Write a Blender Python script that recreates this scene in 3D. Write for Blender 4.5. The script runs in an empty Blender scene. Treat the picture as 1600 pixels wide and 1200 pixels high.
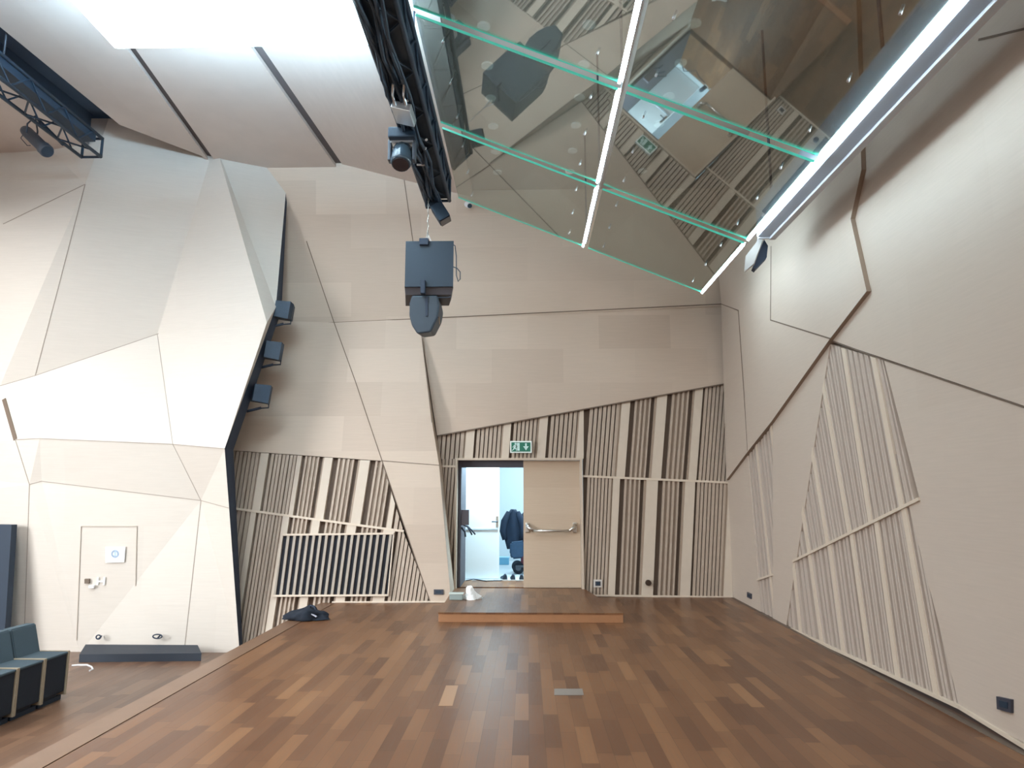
import bpy, bmesh, math, random
from mathutils import Vector, Matrix
random.seed(7)
sc = bpy.context.scene
COL = sc.collection
# ------------------------------------------------------------------ camera
W, H, F = 1600.0, 1200.0, 1100.0
EYE = Vector((0, 0, 1.7))
PITCH = math.atan((771 - 600) / F)
YAW = math.atan(25 * math.cos(PITCH) / F)
FW = Vector((-math.sin(YAW) * math.cos(PITCH), math.cos(YAW) * math.cos(PITCH), math.sin(PITCH)))
RT = Vector((math.cos(YAW), math.sin(YAW), 0))
UP = RT.cross(FW)
cd = bpy.data.cameras.new('camera')
cam = bpy.data.objects.new('camera', cd)
COL.objects.link(cam)
cd.sensor_width = 36
cd.lens = 36 * F / W
cd.clip_end = 200
m = Matrix((RT, UP, -FW)).transposed().to_4x4()
m.translation = EYE
cam.matrix_world = m
sc.camera = cam


def ray(px, py):
    return FW * F + RT * (px - 800) - UP * (py - 600)


def onplane(px, py, p0, n):
    d = ray(px, py)
    t = (Vector(p0) - EYE).dot(Vector(n)) / d.dot(Vector(n))
    return EYE + d * t


def onY(px, py, Y): return onplane(px, py, (0, Y, 0), (0, 1, 0))
def onZ(px, py, Z): return onplane(px, py, (0, 0, Z), (0, 0, 1))
def onX(px, py, X): return onplane(px, py, (X, 0, 0), (1, 0, 0))


class Plane:
    """a wall plane; n faces the room"""
    def __init__(s, p0, n, u):
        s.p0 = Vector(p0); s.n = Vector(n).normalized()
        u = Vector(u); s.u = (u - s.n * u.dot(s.n)).normalized()
        s.v = s.n.cross(s.u)
        if s.v.z < 0: s.v = -s.v

    def px(s, x, y):
        p = onplane(x, y, s.p0, s.n) - s.p0
        return (p.dot(s.u), p.dot(s.v))

    def to3(s, q, off=0.0):
        return s.p0 + s.u * q[0] + s.v * q[1] + s.n * off

    def world(s, p):
        p = Vector(p) - s.p0
        return (p.dot(s.u), p.dot(s.v))


# ------------------------------------------------------------------ materials
MATS = {}


def mat(name, col, rough=0.6, metal=0.0, emit=None, es=0.0, spec=0.5, noise=0.0, nscale=30.0, bump=0.0):
    if name in MATS: return MATS[name]
    M = bpy.data.materials.new(name); M.use_nodes = True
    nt = M.node_tree; b = nt.nodes['Principled BSDF']
    b.inputs['Base Color'].default_value = (*col, 1)
    b.inputs['Roughness'].default_value = rough
    b.inputs['Metallic'].default_value = metal
    b.inputs['Specular IOR Level'].default_value = spec
    if emit:
        b.inputs['Emission Color'].default_value = (*emit, 1)
        b.inputs['Emission Strength'].default_value = es
    if noise or bump:
        g = nt.nodes.new('ShaderNodeNewGeometry')
        n = nt.nodes.new('ShaderNodeTexNoise'); n.inputs['Scale'].default_value = nscale
        n.inputs['Detail'].default_value = 4
        nt.links.new(g.outputs['Position'], n.inputs['Vector'])
        if noise:
            mx = nt.nodes.new('ShaderNodeMix'); mx.data_type = 'RGBA'
            mx.inputs['A'].default_value = (*[c * (1 - noise) for c in col], 1)
            mx.inputs['B'].default_value = (*[min(1, c * (1 + noise)) for c in col], 1)
            nt.links.new(n.outputs['Fac'], mx.inputs['Factor'])
            nt.links.new(mx.outputs['Result'], b.inputs['Base Color'])
        if bump:
            bp = nt.nodes.new('ShaderNodeBump'); bp.inputs['Strength'].default_value = bump
            bp.inputs['Distance'].default_value = 0.01
            nt.links.new(n.outputs['Fac'], bp.inputs['Height'])
            nt.links.new(bp.outputs['Normal'], b.inputs['Normal'])
    MATS[name] = M
    return M


def plywood(name, c1, c2, horiz='X', bw=1.25, bh=0.6, rough=0.5):
    """veneered sheets: faint sheet to sheet tone and fine grain"""
    M = bpy.data.materials.new(name); M.use_nodes = True
    nt = M.node_tree; L = nt.links.new; b = nt.nodes['Principled BSDF']
    b.inputs['Roughness'].default_value = rough
    b.inputs['Specular IOR Level'].default_value = 0.3
    g = nt.nodes.new('ShaderNodeNewGeometry')
    sp = nt.nodes.new('ShaderNodeSeparateXYZ'); L(g.outputs['Position'], sp.inputs[0])
    cb = nt.nodes.new('ShaderNodeCombineXYZ')
    L(sp.outputs[horiz], cb.inputs['X']); L(sp.outputs['Z'], cb.inputs['Y'])
    br = nt.nodes.new('ShaderNodeTexBrick'); L(cb.outputs[0], br.inputs['Vector'])
    br.inputs['Scale'].default_value = 1.0
    br.inputs['Mortar Size'].default_value = 0.0
    br.inputs['Brick Width'].default_value = bw
    br.inputs['Row Height'].default_value = bh
    br.inputs['Color1'].default_value = (*c1, 1)
    br.inputs['Color2'].default_value = (*c2, 1)
    mp = nt.nodes.new('ShaderNodeMapping'); L(g.outputs['Position'], mp.inputs['Vector'])
    mp.inputs['Scale'].default_value = (2, 2, 45)
    n = nt.nodes.new('ShaderNodeTexNoise'); n.inputs['Scale'].default_value = 1.5; n.inputs['Detail'].default_value = 5
    L(mp.outputs[0], n.inputs['Vector'])
    mr = nt.nodes.new('ShaderNodeMapRange'); L(n.outputs['Fac'], mr.inputs['Value'])
    mr.inputs['To Min'].default_value = 0.93; mr.inputs['To Max'].default_value = 1.05
    mx = nt.nodes.new('ShaderNodeMix'); mx.data_type = 'RGBA'; mx.blend_type = 'MULTIPLY'
    mx.inputs['Factor'].default_value = 1
    L(br.outputs['Color'], mx.inputs['A'])
    cc = nt.nodes.new('ShaderNodeCombineColor')
    for k in range(3): L(mr.outputs[0], cc.inputs[k])
    L(cc.outputs[0], mx.inputs['B']); L(mx.outputs['Result'], b.inputs['Base Color'])
    return M


def parquet(name, stops, rough=0.34, wid=0.112, ln=0.72):
    M = bpy.data.materials.new(name); M.use_nodes = True
    nt = M.node_tree; L = nt.links.new; b = nt.nodes['Principled BSDF']
    b.inputs['Specular IOR Level'].default_value = 0.38
    g = nt.nodes.new('ShaderNodeNewGeometry')
    sp = nt.nodes.new('ShaderNodeSeparateXYZ'); L(g.outputs['Position'], sp.inputs[0])

    def mth(op, a, bb=None):
        k = nt.nodes.new('ShaderNodeMath'); k.operation = op
        for i, x in enumerate((a, bb)):
            if x is None: continue
            if isinstance(x, (int, float)): k.inputs[i].default_value = x
            else: L(x, k.inputs[i])
        return k.outputs[0]
    xs = mth('DIVIDE', sp.outputs['X'], wid)
    row = mth('FLOOR', xs)
    wn = nt.nodes.new('ShaderNodeTexWhiteNoise'); wn.noise_dimensions = '1D'; L(row, wn.inputs['W'])
    ys = mth('ADD', mth('DIVIDE', sp.outputs['Y'], ln), mth('MULTIPLY', wn.outputs['Value'], 13.0))
    colm = mth('FLOOR', ys)
    cb = nt.nodes.new('ShaderNodeCombineXYZ'); L(row, cb.inputs[0]); L(colm, cb.inputs[1])
    w2 = nt.nodes.new('ShaderNodeTexWhiteNoise'); w2.noise_dimensions = '2D'; L(cb.outputs[0], w2.inputs['Vector'])
    cr = nt.nodes.new('ShaderNodeValToRGB'); L(w2.outputs['Value'], cr.inputs[0])
    e = cr.color_ramp.elements
    e[0].position, e[0].color = stops[0][0], (*stops[0][1], 1)
    e[1].position, e[1].color = stops[-1][0], (*stops[-1][1], 1)
    for p, c in stops[1:-1]:
        k = e.new(p); k.color = (*c, 1)
    mp = nt.nodes.new('ShaderNodeMapping'); L(g.outputs['Position'], mp.inputs['Vector'])
    mp.inputs['Scale'].default_value = (30, 2.2, 1)
    n = nt.nodes.new('ShaderNodeTexNoise'); n.inputs['Scale'].default_value = 2; n.inputs['Detail'].default_value = 6
    L(mp.outputs[0], n.inputs['Vector'])
    mr = nt.nodes.new('ShaderNodeMapRange'); L(n.outputs['Fac'], mr.inputs['Value'])
    mr.inputs['To Min'].default_value = 0.7; mr.inputs['To Max'].default_value = 1.3
    # thin seams
    fx = mth('FRACT', xs); fy = mth('FRACT', ys)
    sx = mth('LESS_THAN', fx, 0.025); sy = mth('LESS_THAN', fy, 0.006)
    seam = mth('SUBTRACT', 1.0, mth('MULTIPLY', mth('MAXIMUM', sx, sy), 0.45))
    val = mth('MULTIPLY', mr.outputs[0], seam)
    cc = nt.nodes.new('ShaderNodeCombineColor')
    for k in range(3): L(val, cc.inputs[k])
    mx = nt.nodes.new('ShaderNodeMix'); mx.data_type = 'RGBA'; mx.blend_type = 'MULTIPLY'; mx.inputs['Factor'].default_value = 1
    L(cr.outputs[0], mx.inputs['A']); L(cc.outputs[0], mx.inputs['B'])
    L(mx.outputs['Result'], b.inputs['Base Color'])
    rr = nt.nodes.new('ShaderNodeMapRange'); L(n.outputs['Fac'], rr.inputs['Value'])
    rr.inputs['To Min'].default_value = rough - 0.06; rr.inputs['To Max'].default_value = rough + 0.1
    L(rr.outputs[0], b.inputs['Roughness'])
    return M


CREAM = (0.61, 0.50, 0.405)
CREAM2 = (0.53, 0.425, 0.34)
PLY_X = plywood('veneer_back', CREAM, CREAM2, 'X')
PLY_L = plywood('veneer_left', (0.67, 0.62, 0.56), (0.655, 0.605, 0.545), 'X', 2.4, 1.2)
PLY_Y = plywood('veneer_right', (0.595, 0.507, 0.43), (0.572, 0.483, 0.406), 'Y', 2.4, 1.2)
CEIL = plywood('veneer_ceiling', (0.62, 0.54, 0.49), (0.6, 0.52, 0.47), 'X', 2.4, 1.2)
JOINT = mat('joint_dark_wood', (0.16, 0.115, 0.085), 0.8)  # dark wood trim along the joints
REVEAL = mat('reveal_wood', (0.30, 0.225, 0.17), 0.7)
SLAT = mat('slat_oak', (0.46, 0.37, 0.295), 0.55, noise=0.07, nscale=9)
SLATR = mat('slat_oak_grey', (0.53, 0.45, 0.385), 0.55, noise=0.06, nscale=9)
BROWN = mat('recess_oak', (0.34, 0.262, 0.20), 0.65, noise=0.1, nscale=9)
DARKB = mat('slat_backing', (0.15, 0.108, 0.082), 0.85)  # lightened so the gaps carry the veiling glare in their colour
RAILM = mat('rail_pale_oak', (0.68, 0.58, 0.47), 0.5)
BOARD = mat('pale_board', (0.63, 0.54, 0.445), 0.5, noise=0.05, nscale=7)
BLACK = mat('stage_black_hazed', (0.014, 0.034, 0.062), 0.55, noise=0.2, nscale=40)  # blue veiling glare mixed into the colour of the black equipment
BLACKR = mat('black_fabric', (0.010, 0.016, 0.028), 0.9, noise=0.3, nscale=60)
NAVY = mat('blue_black_edge', (0.018, 0.03, 0.055), 0.7)
STEEL = mat('brushed_steel', (0.62, 0.60, 0.56), 0.3, 1.0)
ALU = mat('aluminium', (0.7, 0.74, 0.78), 0.35, 0.9)
WHITE = mat('white_paint', (0.8, 0.82, 0.84), 0.4)
GREYM = mat('grey_plastic', (0.06, 0.075, 0.10), 0.5)

# ------------------------------------------------------------------ mesh helpers


class MB:
    def __init__(s):
        s.bm = bmesh.new(); s.mats = []

    def mi(s, m):
        if m not in s.mats: s.mats.append(m)
        return s.mats.index(m)

    def face(s, pts, m):
        vs = [s.bm.verts.new(p) for p in pts]
        f = s.bm.faces.new(vs); f.material_index = s.mi(m)
        return f

    def prism(s, front, back, m, mside=None):
        """closed solid between two same-length loops"""
        n = len(front)
        a = [s.bm.verts.new(p) for p in front]; b = [s.bm.verts.new(p) for p in back]
        k = s.mi(m); ks = s.mi(mside or m)
        f = s.bm.faces.new(a); f.material_index = k
        f = s.bm.faces.new(b[::-1]); f.material_index = k
        for i in range(n):
            f = s.bm.faces.new((a[i], b[i], b[(i + 1) % n], a[(i + 1) % n])); f.material_index = ks

    def box(s, lo, hi, m, R=None, T=None, bev=0.0):
        c = [(Vector(lo) + Vector(hi)) / 2, Vector(hi) - Vector(lo)]
        r = bmesh.ops.create_cube(s.bm, size=1.0)
        vs = r['verts']
        for v in vs:
            v.co = Vector((v.co.x * c[1].x, v.co.y * c[1].y, v.co.z * c[1].z)) + c[0]
        fs = set(f for v in vs for f in v.link_faces)
        if bev:
            es = list(set(e for f in fs for e in f.edges))
            rb = bmesh.ops.bevel(s.bm, geom=es, offset=bev, segments=2, affect='EDGES', profile=0.6)
            vs = list(set(v for f in rb['faces'] for v in f.verts) | set(v for v in vs if v.is_valid))
            fs = set(f for v in vs for f in v.link_faces)
        k = s.mi(m)
        for f in fs: f.material_index = k
        for v in vs:
            if R: v.co = R @ v.co
            if T: v.co = v.co + Vector(T)

    def tube(s, pts, r, m, seg=8, cap=True):
        pts = [Vector(p) for p in pts]
        rs = r if isinstance(r, (list, tuple)) else [r] * len(pts)
        rings = []
        up0 = None
        for i, p in enumerate(pts):
            d = (pts[min(i + 1, len(pts) - 1)] - pts[max(i - 1, 0)])
            if d.length < 1e-9: d = Vector((0, 0, 1))
            d.normalize()
            if up0 is None:
                up0 = Vector((0, 0, 1)) if abs(d.z) < 0.9 else Vector((1, 0, 0))
            a = d.cross(up0).normalized(); b = a.cross(d).normalized()
            up0 = b
            rings.append([s.bm.verts.new(p + a * rs[i] * math.cos(2 * math.pi * k / seg) + b * rs[i] * math.sin(2 * math.pi * k / seg)) for k in range(seg)])
        mi = s.mi(m)
        for i in range(len(rings) - 1):
            for k in range(seg):
                f = s.bm.faces.new((rings[i][k], rings[i][(k + 1) % seg], rings[i + 1][(k + 1) % seg], rings[i + 1][k])); f.material_index = mi
                f.smooth = seg > 6
        if cap:
            f = s.bm.faces.new(rings[0][::-1]); f.material_index = mi
            f = s.bm.faces.new(rings[-1]); f.material_index = mi

    def build(s, name, parent=None, smooth=False):
        me = bpy.data.meshes.new(name)
        bmesh.ops.recalc_face_normals(s.bm, faces=s.bm.faces)
        if smooth:
            for f in s.bm.faces: f.smooth = True
        s.bm.to_mesh(me); s.bm.free()
        for m in s.mats: me.materials.append(m)
        o = bpy.data.objects.new(name, me); COL.objects.link(o)
        if parent:
            o.parent = parent
            o.matrix_parent_inverse = Matrix.Translation(-parent.location) if parent.type == 'EMPTY' and parent.rotation_euler.z == 0 else parent.matrix_basis.inverted()
        return o


def thing(name, label, cat, loc=(0, 0, 0), group=None):
    o = bpy.data.objects.new(name, None); COL.objects.link(o)
    o.location = loc; o.empty_display_size = 0.1
    return tag(o, label, cat, group)


def tag(o, label, cat, group=None):
    o['label'] = label; o['category'] = cat
    if group: o['group'] = group
    return o


def struct(o):
    o['kind'] = 'structure'; return o


def clip(poly, clipper):
    """Sutherland-Hodgman against a convex clipper (2-D)"""
    area = sum(clipper[i][0] * clipper[(i + 1) % len(clipper)][1] - clipper[(i + 1) % len(clipper)][0] * clipper[i][1] for i in range(len(clipper)))
    C = clipper if area > 0 else clipper[::-1]
    out = list(poly)
    for i in range(len(C)):
        a, b = C[i], C[(i + 1) % len(C)]
        def side(p): return (b[0] - a[0]) * (p[1] - a[1]) - (b[1] - a[1]) * (p[0] - a[0])
        inp, out = out, []
        for j in range(len(inp)):
            p, q = inp[j], inp[(j + 1) % len(inp)]
            sp, sq = side(p), side(q)
            if sp >= 0: out.append(p)
            if (sp >= 0) != (sq >= 0):
                t = sp / (sp - sq)
                out.append((p[0] + (q[0] - p[0]) * t, p[1] + (q[1] - p[1]) * t))
        if len(out) < 3: return []
    # drop duplicates
    r = []
    for p in out:
        if not r or (abs(p[0] - r[-1][0]) + abs(p[1] - r[-1][1])) > 1e-5: r.append(p)
    if len(r) > 2 and abs(r[0][0] - r[-1][0]) + abs(r[0][1] - r[-1][1]) < 1e-5: r.pop()
    a = abs(sum(r[i][0] * r[(i + 1) % len(r)][1] - r[(i + 1) % len(r)][0] * r[i][1] for i in range(len(r)))) if len(r) > 2 else 0
    return r if len(r) > 2 and a > 1e-5 else []


def slab(mb, pl, q, front, back, m, mside=None):
    mb.prism([pl.to3(p, front) for p in q], [pl.to3(p, back) for p in q], m, mside)


def strip(mb, pl, pxs, w, m, off=0.004, thick=0.003):
    """a thin joint / rail following pixel points on a plane"""
    P = [pl.px(*p) for p in pxs]
    for a, b in zip(P[:-1], P[1:]):
        d = Vector((b[0] - a[0], b[1] - a[1])); 
        if d.length < 1e-6: continue
        d.normalize(); nrm = Vector((-d.y, d.x)) * w / 2
        e = d * w * 0.3
        q = [(a[0] + nrm.x - e.x, a[1] + nrm.y - e.y), (b[0] + nrm.x + e.x, b[1] + nrm.y + e.y), (b[0] - nrm.x + e.x, b[1] - nrm.y + e.y), (a[0] - nrm.x - e.x, a[1] - nrm.y - e.y)]
        slab(mb, pl, q, off, off - thick, m)


def seg3(mb, a, b, w, m, toward=0.004):
    """thin joint ribbon on a faceted wall between two 3-D points"""
    a = Vector(a); b = Vector(b); d = (b - a).normalized()
    n = Vector((0, -1, 0)); s = d.cross(n).normalized() * w / 2
    o = n * toward
    back = Vector((0, 0.01, 0))
    mb.prism([a + s + o, b + s + o, b - s + o, a - s + o], [a + s + back, b + s + back, b - s + back, a - s + back], m)


# ------------------------------------------------------------------ floors and stage
ZA = -0.70
PARQ = parquet('stage_parquet', [(0.0, (0.115, 0.049, 0.023)), (0.35, (0.158, 0.069, 0.031)), (0.75, (0.198, 0.090, 0.040)), (0.96, (0.225, 0.105, 0.047)), (1.0, (0.27, 0.132, 0.060))])
PARQ2 = parquet('hall_parquet', [(0.0, (0.105, 0.055, 0.033)), (0.5, (0.14, 0.075, 0.045)), (1.0, (0.185, 0.103, 0.062))])
EDGEW = mat('stage_edge_board', (0.19, 0.103, 0.060), 0.35, noise=0.15, nscale=6)

mb = MB()
st = [(-3.04, -6), (3.7, -6), (3.7, 12.22), (-1.36, 12.22), (-1.36, 11.44), (-3.04, 11.44)]
mb.prism([(x, y, 0) for x, y in st], [(x, y, -0.75) for x, y in st], PARQ)
struct(mb.build('floor'))
mb = MB()
mb.box((-3.265, -6, -0.045), (-3.054, 11.42, 0), EDGEW)
mb.box((-3.24, -6, -0.75), (-3.04, 11.42, -0.045), EDGEW)
mb.box((-3.055, -6, -0.05), (-3.039, 11.42, -0.02), JOINT)
struct(mb.build('trim_1'))
mb = MB()
mb.box((-14, -6, ZA - 0.2), (-3.24, 12.0, ZA), PARQ2)
struct(mb.build('floor_hall'))

# ------------------------------------------------------------------ back wall
PW = Plane((0, 12.1, 4.75), (0, -1, -0.15), (1, 0, 0))           # top of the wall, leaning in
PU = Plane((0, 12.1, 0), (0, -1, 0), (1, 0, 0))                 # upper, vertical
PT = Plane((0, 12.1, 4.8), (0, -4.8, 0.65), (1, 0, 0))           # lower left, leans out towards the stage
PD = Plane((0, 12.15, 0), (0, -1, 0), (1, 0, 0))                 # around the door

wall_back = None
mb = MB()
# upper veneered face
up = [(430, 508), (522, 504), (650, 498), (1127, 475)]
tl, tr = PW.px(405, 200), PW.px(1127, 475)
q = [tl, PW.px(410, 512), PW.px(522, 507), PW.px(655, 501), PW.px(1127.5, 478), (tr[0], tl[1])]
slab(mb, PW, q, 0, -0.03, PLY_X)
# band right of the leaning part, above the battens
q = [PU.px(655, 497), PU.px(1127.5, 472), PU.px(1131, 600), PU.px(683, 681)]
slab(mb, PU, q, 0, -0.045, PLY_X)
# leaning lower left
q = [PT.px(380, 500), PT.px(522, 504), PT.px(655, 498), PT.px(675, 660), PT.px(686, 727), PT.px(597, 720), PT.px(355, 703)]
slab(mb, PT, q, 0, -0.04, PLY_X)
q = [PT.px(597, 720), PT.px(686, 727), PT.px(704, 932), PT.px(705, 942), PT.px(672, 942)]
slab(mb, PT, q, 0, -0.04, PLY_X)
# side return of the leaning part down to the door surround
a = [PT.to3(PT.px(*p)) for p in ((655, 498), (675, 660), (686, 727), (704, 932), (705, 942))]
for i in range(4):
    p, r = a[i], a[i + 1]
    mb.face([p, r, Vector((r.x, 12.2, r.z)), Vector((p.x, 12.2, p.z))], PLY_X)
# structural backing behind everything
for x0, x1, z0, z1 in ((-5.2, -1.26, -0.75, 7.7), (-1.26, 0.95, 2.42, 7.7), (0.95, 3.7, -0.02, 7.7)):
    mb.box((x0, 12.25, z0), (x1, 12.35, z1), DARKB)
# joints
J = 0.014
strip(mb, PW, [(430, 508), (522, 504), (655, 498), (1127, 475)], J, JOINT, 0.012, 0.02)
strip(mb, PW, [(479, 377), (522, 504)], J, JOINT)
strip(mb, PT, [(522, 504), (555, 595), (597, 720)], J, JOINT)
strip(mb, PT, [(597, 720), (635, 832), (672, 940)], J, JOINT)
strip(mb, PT, [(597, 720), (686, 727)], J * 0.8, JOINT)
strip(mb, PW, [(630, 270), (645, 375), (658, 498)], J, JOINT)
strip(mb, PT, [(656, 500), (675, 660)], J, JOINT)
strip(mb, PU, [(683, 681), (1131, 600)], 0.02, JOINT)
# pale sill strips at the floor
strip(mb, PT, [(520, 941), (703, 940)], 0.025, RAILM, 0.02, 0.02)
strip(mb, PD, [(912, 930), (1144, 933)], 0.03, RAILM, 0.02, 0.02)
wall_back = struct(mb.build('wall_back'))


def lean(x, y, yref, s): return (x + s * (y - yref), y)


def bars_fine(x0, x1, n):
    w = (x1 - x0) / n
    return [(x0 + w * (i + 0.27), x0 + w * (i + 1), -0.012 if i % 2 else 0.0, SLAT) for i in range(n)]


def bars_coarse(x0, x1):
    L = x1 - x0; r = []
    seq = [(0.16, None), (0.09, SLAT), (0.12, BROWN), (0.09, SLAT), (0.10, BROWN), (0.09, SLAT), (0.12, BROWN), (0.07, SLAT), (0.16, None)]
    x = x0
    for w, m in seq:
        if m: r.append((x, x + w * L, 0.0 if m is SLAT else -0.035, m))
        x += w * L
    return r


def board(x0, x1):
    s = (x1 - x0) * 0.18
    return [(x0, x0 + s, -0.025, BROWN), (x0 + s, x1 - s * .3, 0.006, BOARD)]


def field(name, pl, poly, bars, yref, s, rail=None, depth=0.075, y0=None, y1=None, parent=None):
    mb = MB()
    P = [pl.px(*p) for p in poly]
    slab(mb, pl, P, -depth, -depth - 0.015, DARKB)
    ys = [p[1] for p in poly]; ya = min(ys) - 40; yb = max(ys) + 40
    for x0, x1, fr, m in bars:
        qd = [pl.px(*lean(x, y, yref, s)) for x, y in ((x0, ya), (x1, ya), (x1, yb), (x0, yb))]
        c = clip(qd, P)
        if c: slab(mb, pl, c, fr, -depth, m)
    if rail:
        strip(mb, pl, rail, 0.035, RAILM, 0.014, 0.07)
    o = mb.build(name, parent)
    return o


# leaning field, left of the door
b1 = bars_fine(340, 397, 9) + board(397, 413) + bars_fine(415, 456, 7) + board(456, 465) + bars_coarse(465, 497) + board(497, 514) + bars_coarse(516, 553) + board(553, 573) + bars_coarse(575, 612) + board(612, 622) + bars_fine(623, 670, 6)
field('slat_panel', PT, [(357, 704), (597, 721), (630, 829), (360, 793)], b1, 760, -0.155, None, parent=wall_back)
b2 = bars_fine(352, 381, 4) + board(381, 392) + bars_fine(394, 432, 7) + board(432, 445) + bars_coarse(445, 478) + board(478, 494) + bars_coarse(496, 533) + board(533, 552) + bars_coarse(554, 590) + board(590, 614) + bars_fine(616, 680, 10)
b2 = [(x0 - 60, x1 - 60, f, m_) for x0, x1, f, m_ in bars_fine(352, 412, 8)] + b2
field('slat_panel', PT, [(360, 795), (630, 831), (674, 941), (380, 1060)], b2, 860, -0.155, [(362, 794), (630, 830)], parent=wall_back)
# field above and right of the door
b3 = bars_fine(660, 724, 9) + board(724, 741) + bars_fine(742, 781, 6) + board(782, 797) + bars_fine(799, 836, 6) + board(837, 854) + bars_fine(856, 898, 6) + board(899, 914)
field('slat_panel', PD, [(683, 682), (912, 640), (912, 717), (686, 717)], b3, 697, -0.075, parent=wall_back)
b4 = bars_fine(880, 962, 12)[5:] + board(962, 979) + bars_coarse(980, 1016) + board(1016, 1036) + bars_coarse(1037, 1075) + board(1075, 1091) + bars_fine(1092, 1140, 8)
field('slat_panel', PD, [(912, 640), (1131, 600), (1138, 753), (912, 743)], b4, 720, -0.075, parent=wall_back)
b5 = bars_fine(912, 951, 7) + board(951, 965) + bars_coarse(966, 1002) + board(1002, 1025) + bars_coarse(1026, 1063) + board(1063, 1083) + bars_fine(1084, 1131, 8) + board(1131, 1150)
field('slat_panel', PD, [(912, 745), (1138, 755), (1145, 933), (912, 931)], b5, 850, -0.045, [(912, 744), (1138, 754)], parent=wall_back)
b6 = bars_fine(670, 714, 8)
field('slat_panel', PD, [(685, 717), (711, 717), (710, 932), (704, 932)], b6, 760, -0.075, [(686, 728), (711, 729)], parent=wall_back)

# ------------------------------------------------------------------ air vent in the leaning field
vent = thing('air_vent', 'dark slatted ventilation grille set low in the back wall, left of the doorway', 'vent', PT.to3(PT.px(522, 935)))
VP4 = [(443, 836), (616, 834), (607, 930), (428, 931)]
mb = MB(); slab(mb, PT, [PT.px(*p) for p in VP4], 0.016, 0.008, mat('vent_void', (0.018, 0.02, 0.028), 0.9)); mb.build('grille_back', vent)
mb = MB()
P = [PT.px(*p) for p in VP4]
VS = mat('vent_slat', (0.40, 0.345, 0.285), 0.6)
for i in range(19):
    x = 428 + i * 9.95
    qd = [PT.px(*lean(xx, y, 930, -0.13)) for xx, y in ((x, 780), (x + 4.0, 780), (x + 4.0, 980), (x, 980))]
    c = clip(qd, P)
    if c: slab(mb, PT, c, 0.05, 0.016, VS)
mb.build('grille_slats', vent)
mb = MB()
strip(mb, PT, [(443, 836), (616, 834)], 0.03, RAILM, 0.055, 0.045); strip(mb, PT, [(428, 931), (607, 930)], 0.03, RAILM, 0.055, 0.045)
strip(mb, PT, [(616, 834), (607, 930)], 0.02, BOARD, 0.055, 0.045); strip(mb, PT, [(443, 836), (428, 931)], 0.02, BOARD, 0.055, 0.045)
mb.build('grille_frame', vent)

# ------------------------------------------------------------------ doorway (double doors)
DX0, DX1 = onY(713, 900, 12.15).x, onY(909, 900, 12.15).x
DZ1 = onY(800, 719, 12.15).z
DZ0 = 0.12
DM = onY(818, 850, 12.25).x
dl = thing('door_1', 'double doorway', 'door', ((DX0 + DX1) / 2, 12.26, DZ0))
for k in ('label', 'category'): del dl[k]
dl['kind'] = 'structure'
FRM = mat('door_frame_oak', (0.60, 0.50, 0.40), 0.5)
LEAF = plywood('door_veneer', (0.56, 0.445, 0.335), (0.53, 0.415, 0.31), 'X', 3, 0.45)
mb = MB()
mb.box((DX0 - 0.035, 12.09, 0.0), (DX0, 12.34, DZ1 + 0.035), FRM)
mb.box((DX1, 12.09, 0.0), (DX1 + 0.035, 12.34, DZ1 + 0.035), FRM)
mb.box((DX0, 12.09, DZ1), (DX1, 12.34, DZ1 + 0.035), FRM)
mb.build('door_frame', dl)
mb = MB(); mb.box((DM, 12.255, DZ0 + 0.01), (DX1 - 0.004, 12.305, DZ1 - 0.004), LEAF, bev=0.003); leaf = mb.build('door_leaf', dl)
# head and open leaf behind, their shade put into the dark grey
mb = MB()
JM = mat('jamb_shade_grey', (0.075, 0.072, 0.09), 0.75)
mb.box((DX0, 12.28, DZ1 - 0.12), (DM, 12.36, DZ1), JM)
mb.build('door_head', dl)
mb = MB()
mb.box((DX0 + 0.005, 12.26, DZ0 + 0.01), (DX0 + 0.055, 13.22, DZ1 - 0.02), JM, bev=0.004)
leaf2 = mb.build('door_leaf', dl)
leaf2['label'] = 'open leaf seen nearly edge-on'


def push_bar(parent, xa, xb, y, z, zdrop):
    mb = MB()
    for x in (xa, xb):
        mb.box((x - 0.035, y - 0.03, z - 0.11), (x + 0.035, y, z + 0.06), STEEL, bev=0.012)
        s_ = 1 if x == xa else -1
        mb.tube([(x, y - 0.03, z + 0.02), (x + s_ * 0.02, y - 0.09, z - 0.02), (x + s_ * 0.1, y - 0.12, z - zdrop)], [0.032, 0.03, 0.024], STEEL, 10)
    mb.tube([(xa + 0.1, y - 0.12, z - zdrop), (xb - 0.1, y - 0.12, z - zdrop)], 0.022, STEEL, 10)
    o = mb.build('push_bar', parent)
    return o


pa = onY(824, 822, 12.24); pb = onY(898, 822, 12.24)
push_bar(leaf, pa.x, pb.x, 12.256, pa.z, 0.075)
# push bar of the open leaf, sticking out into the opening, with its dark lock case
mb = MB()
c = onY(722, 807, 12.5)
mb.box((DX0 + 0.055, 12.3, c.z - 0.14), (DX0 + 0.19, 12.36, c.z + 0.12), mat('lock_case', (0.11, 0.10, 0.12), 0.5), bev=0.005)
for k in range(2):
    y = 12.38 + k * 0.1
    mb.tube([(DX0 + 0.05, y, c.z - 0.12), (DX0 + 0.16, y, c.z - 0.17), (DX0 + 0.21 + k * .03, y, c.z - 0.25), (DX0 + 0.24 + k * .05, y, c.z - 0.31)], 0.013, NAVY, 8)
mb.tube([(DX0 + 0.06, 12.34, c.z - 0.18), (DX0 + 0.12, 12.34, c.z - 0.26), (DX0 + 0.13, 12.34, c.z - 0.34)], 0.015, NAVY, 8)
mb.build('push_bar', leaf2)

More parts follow.
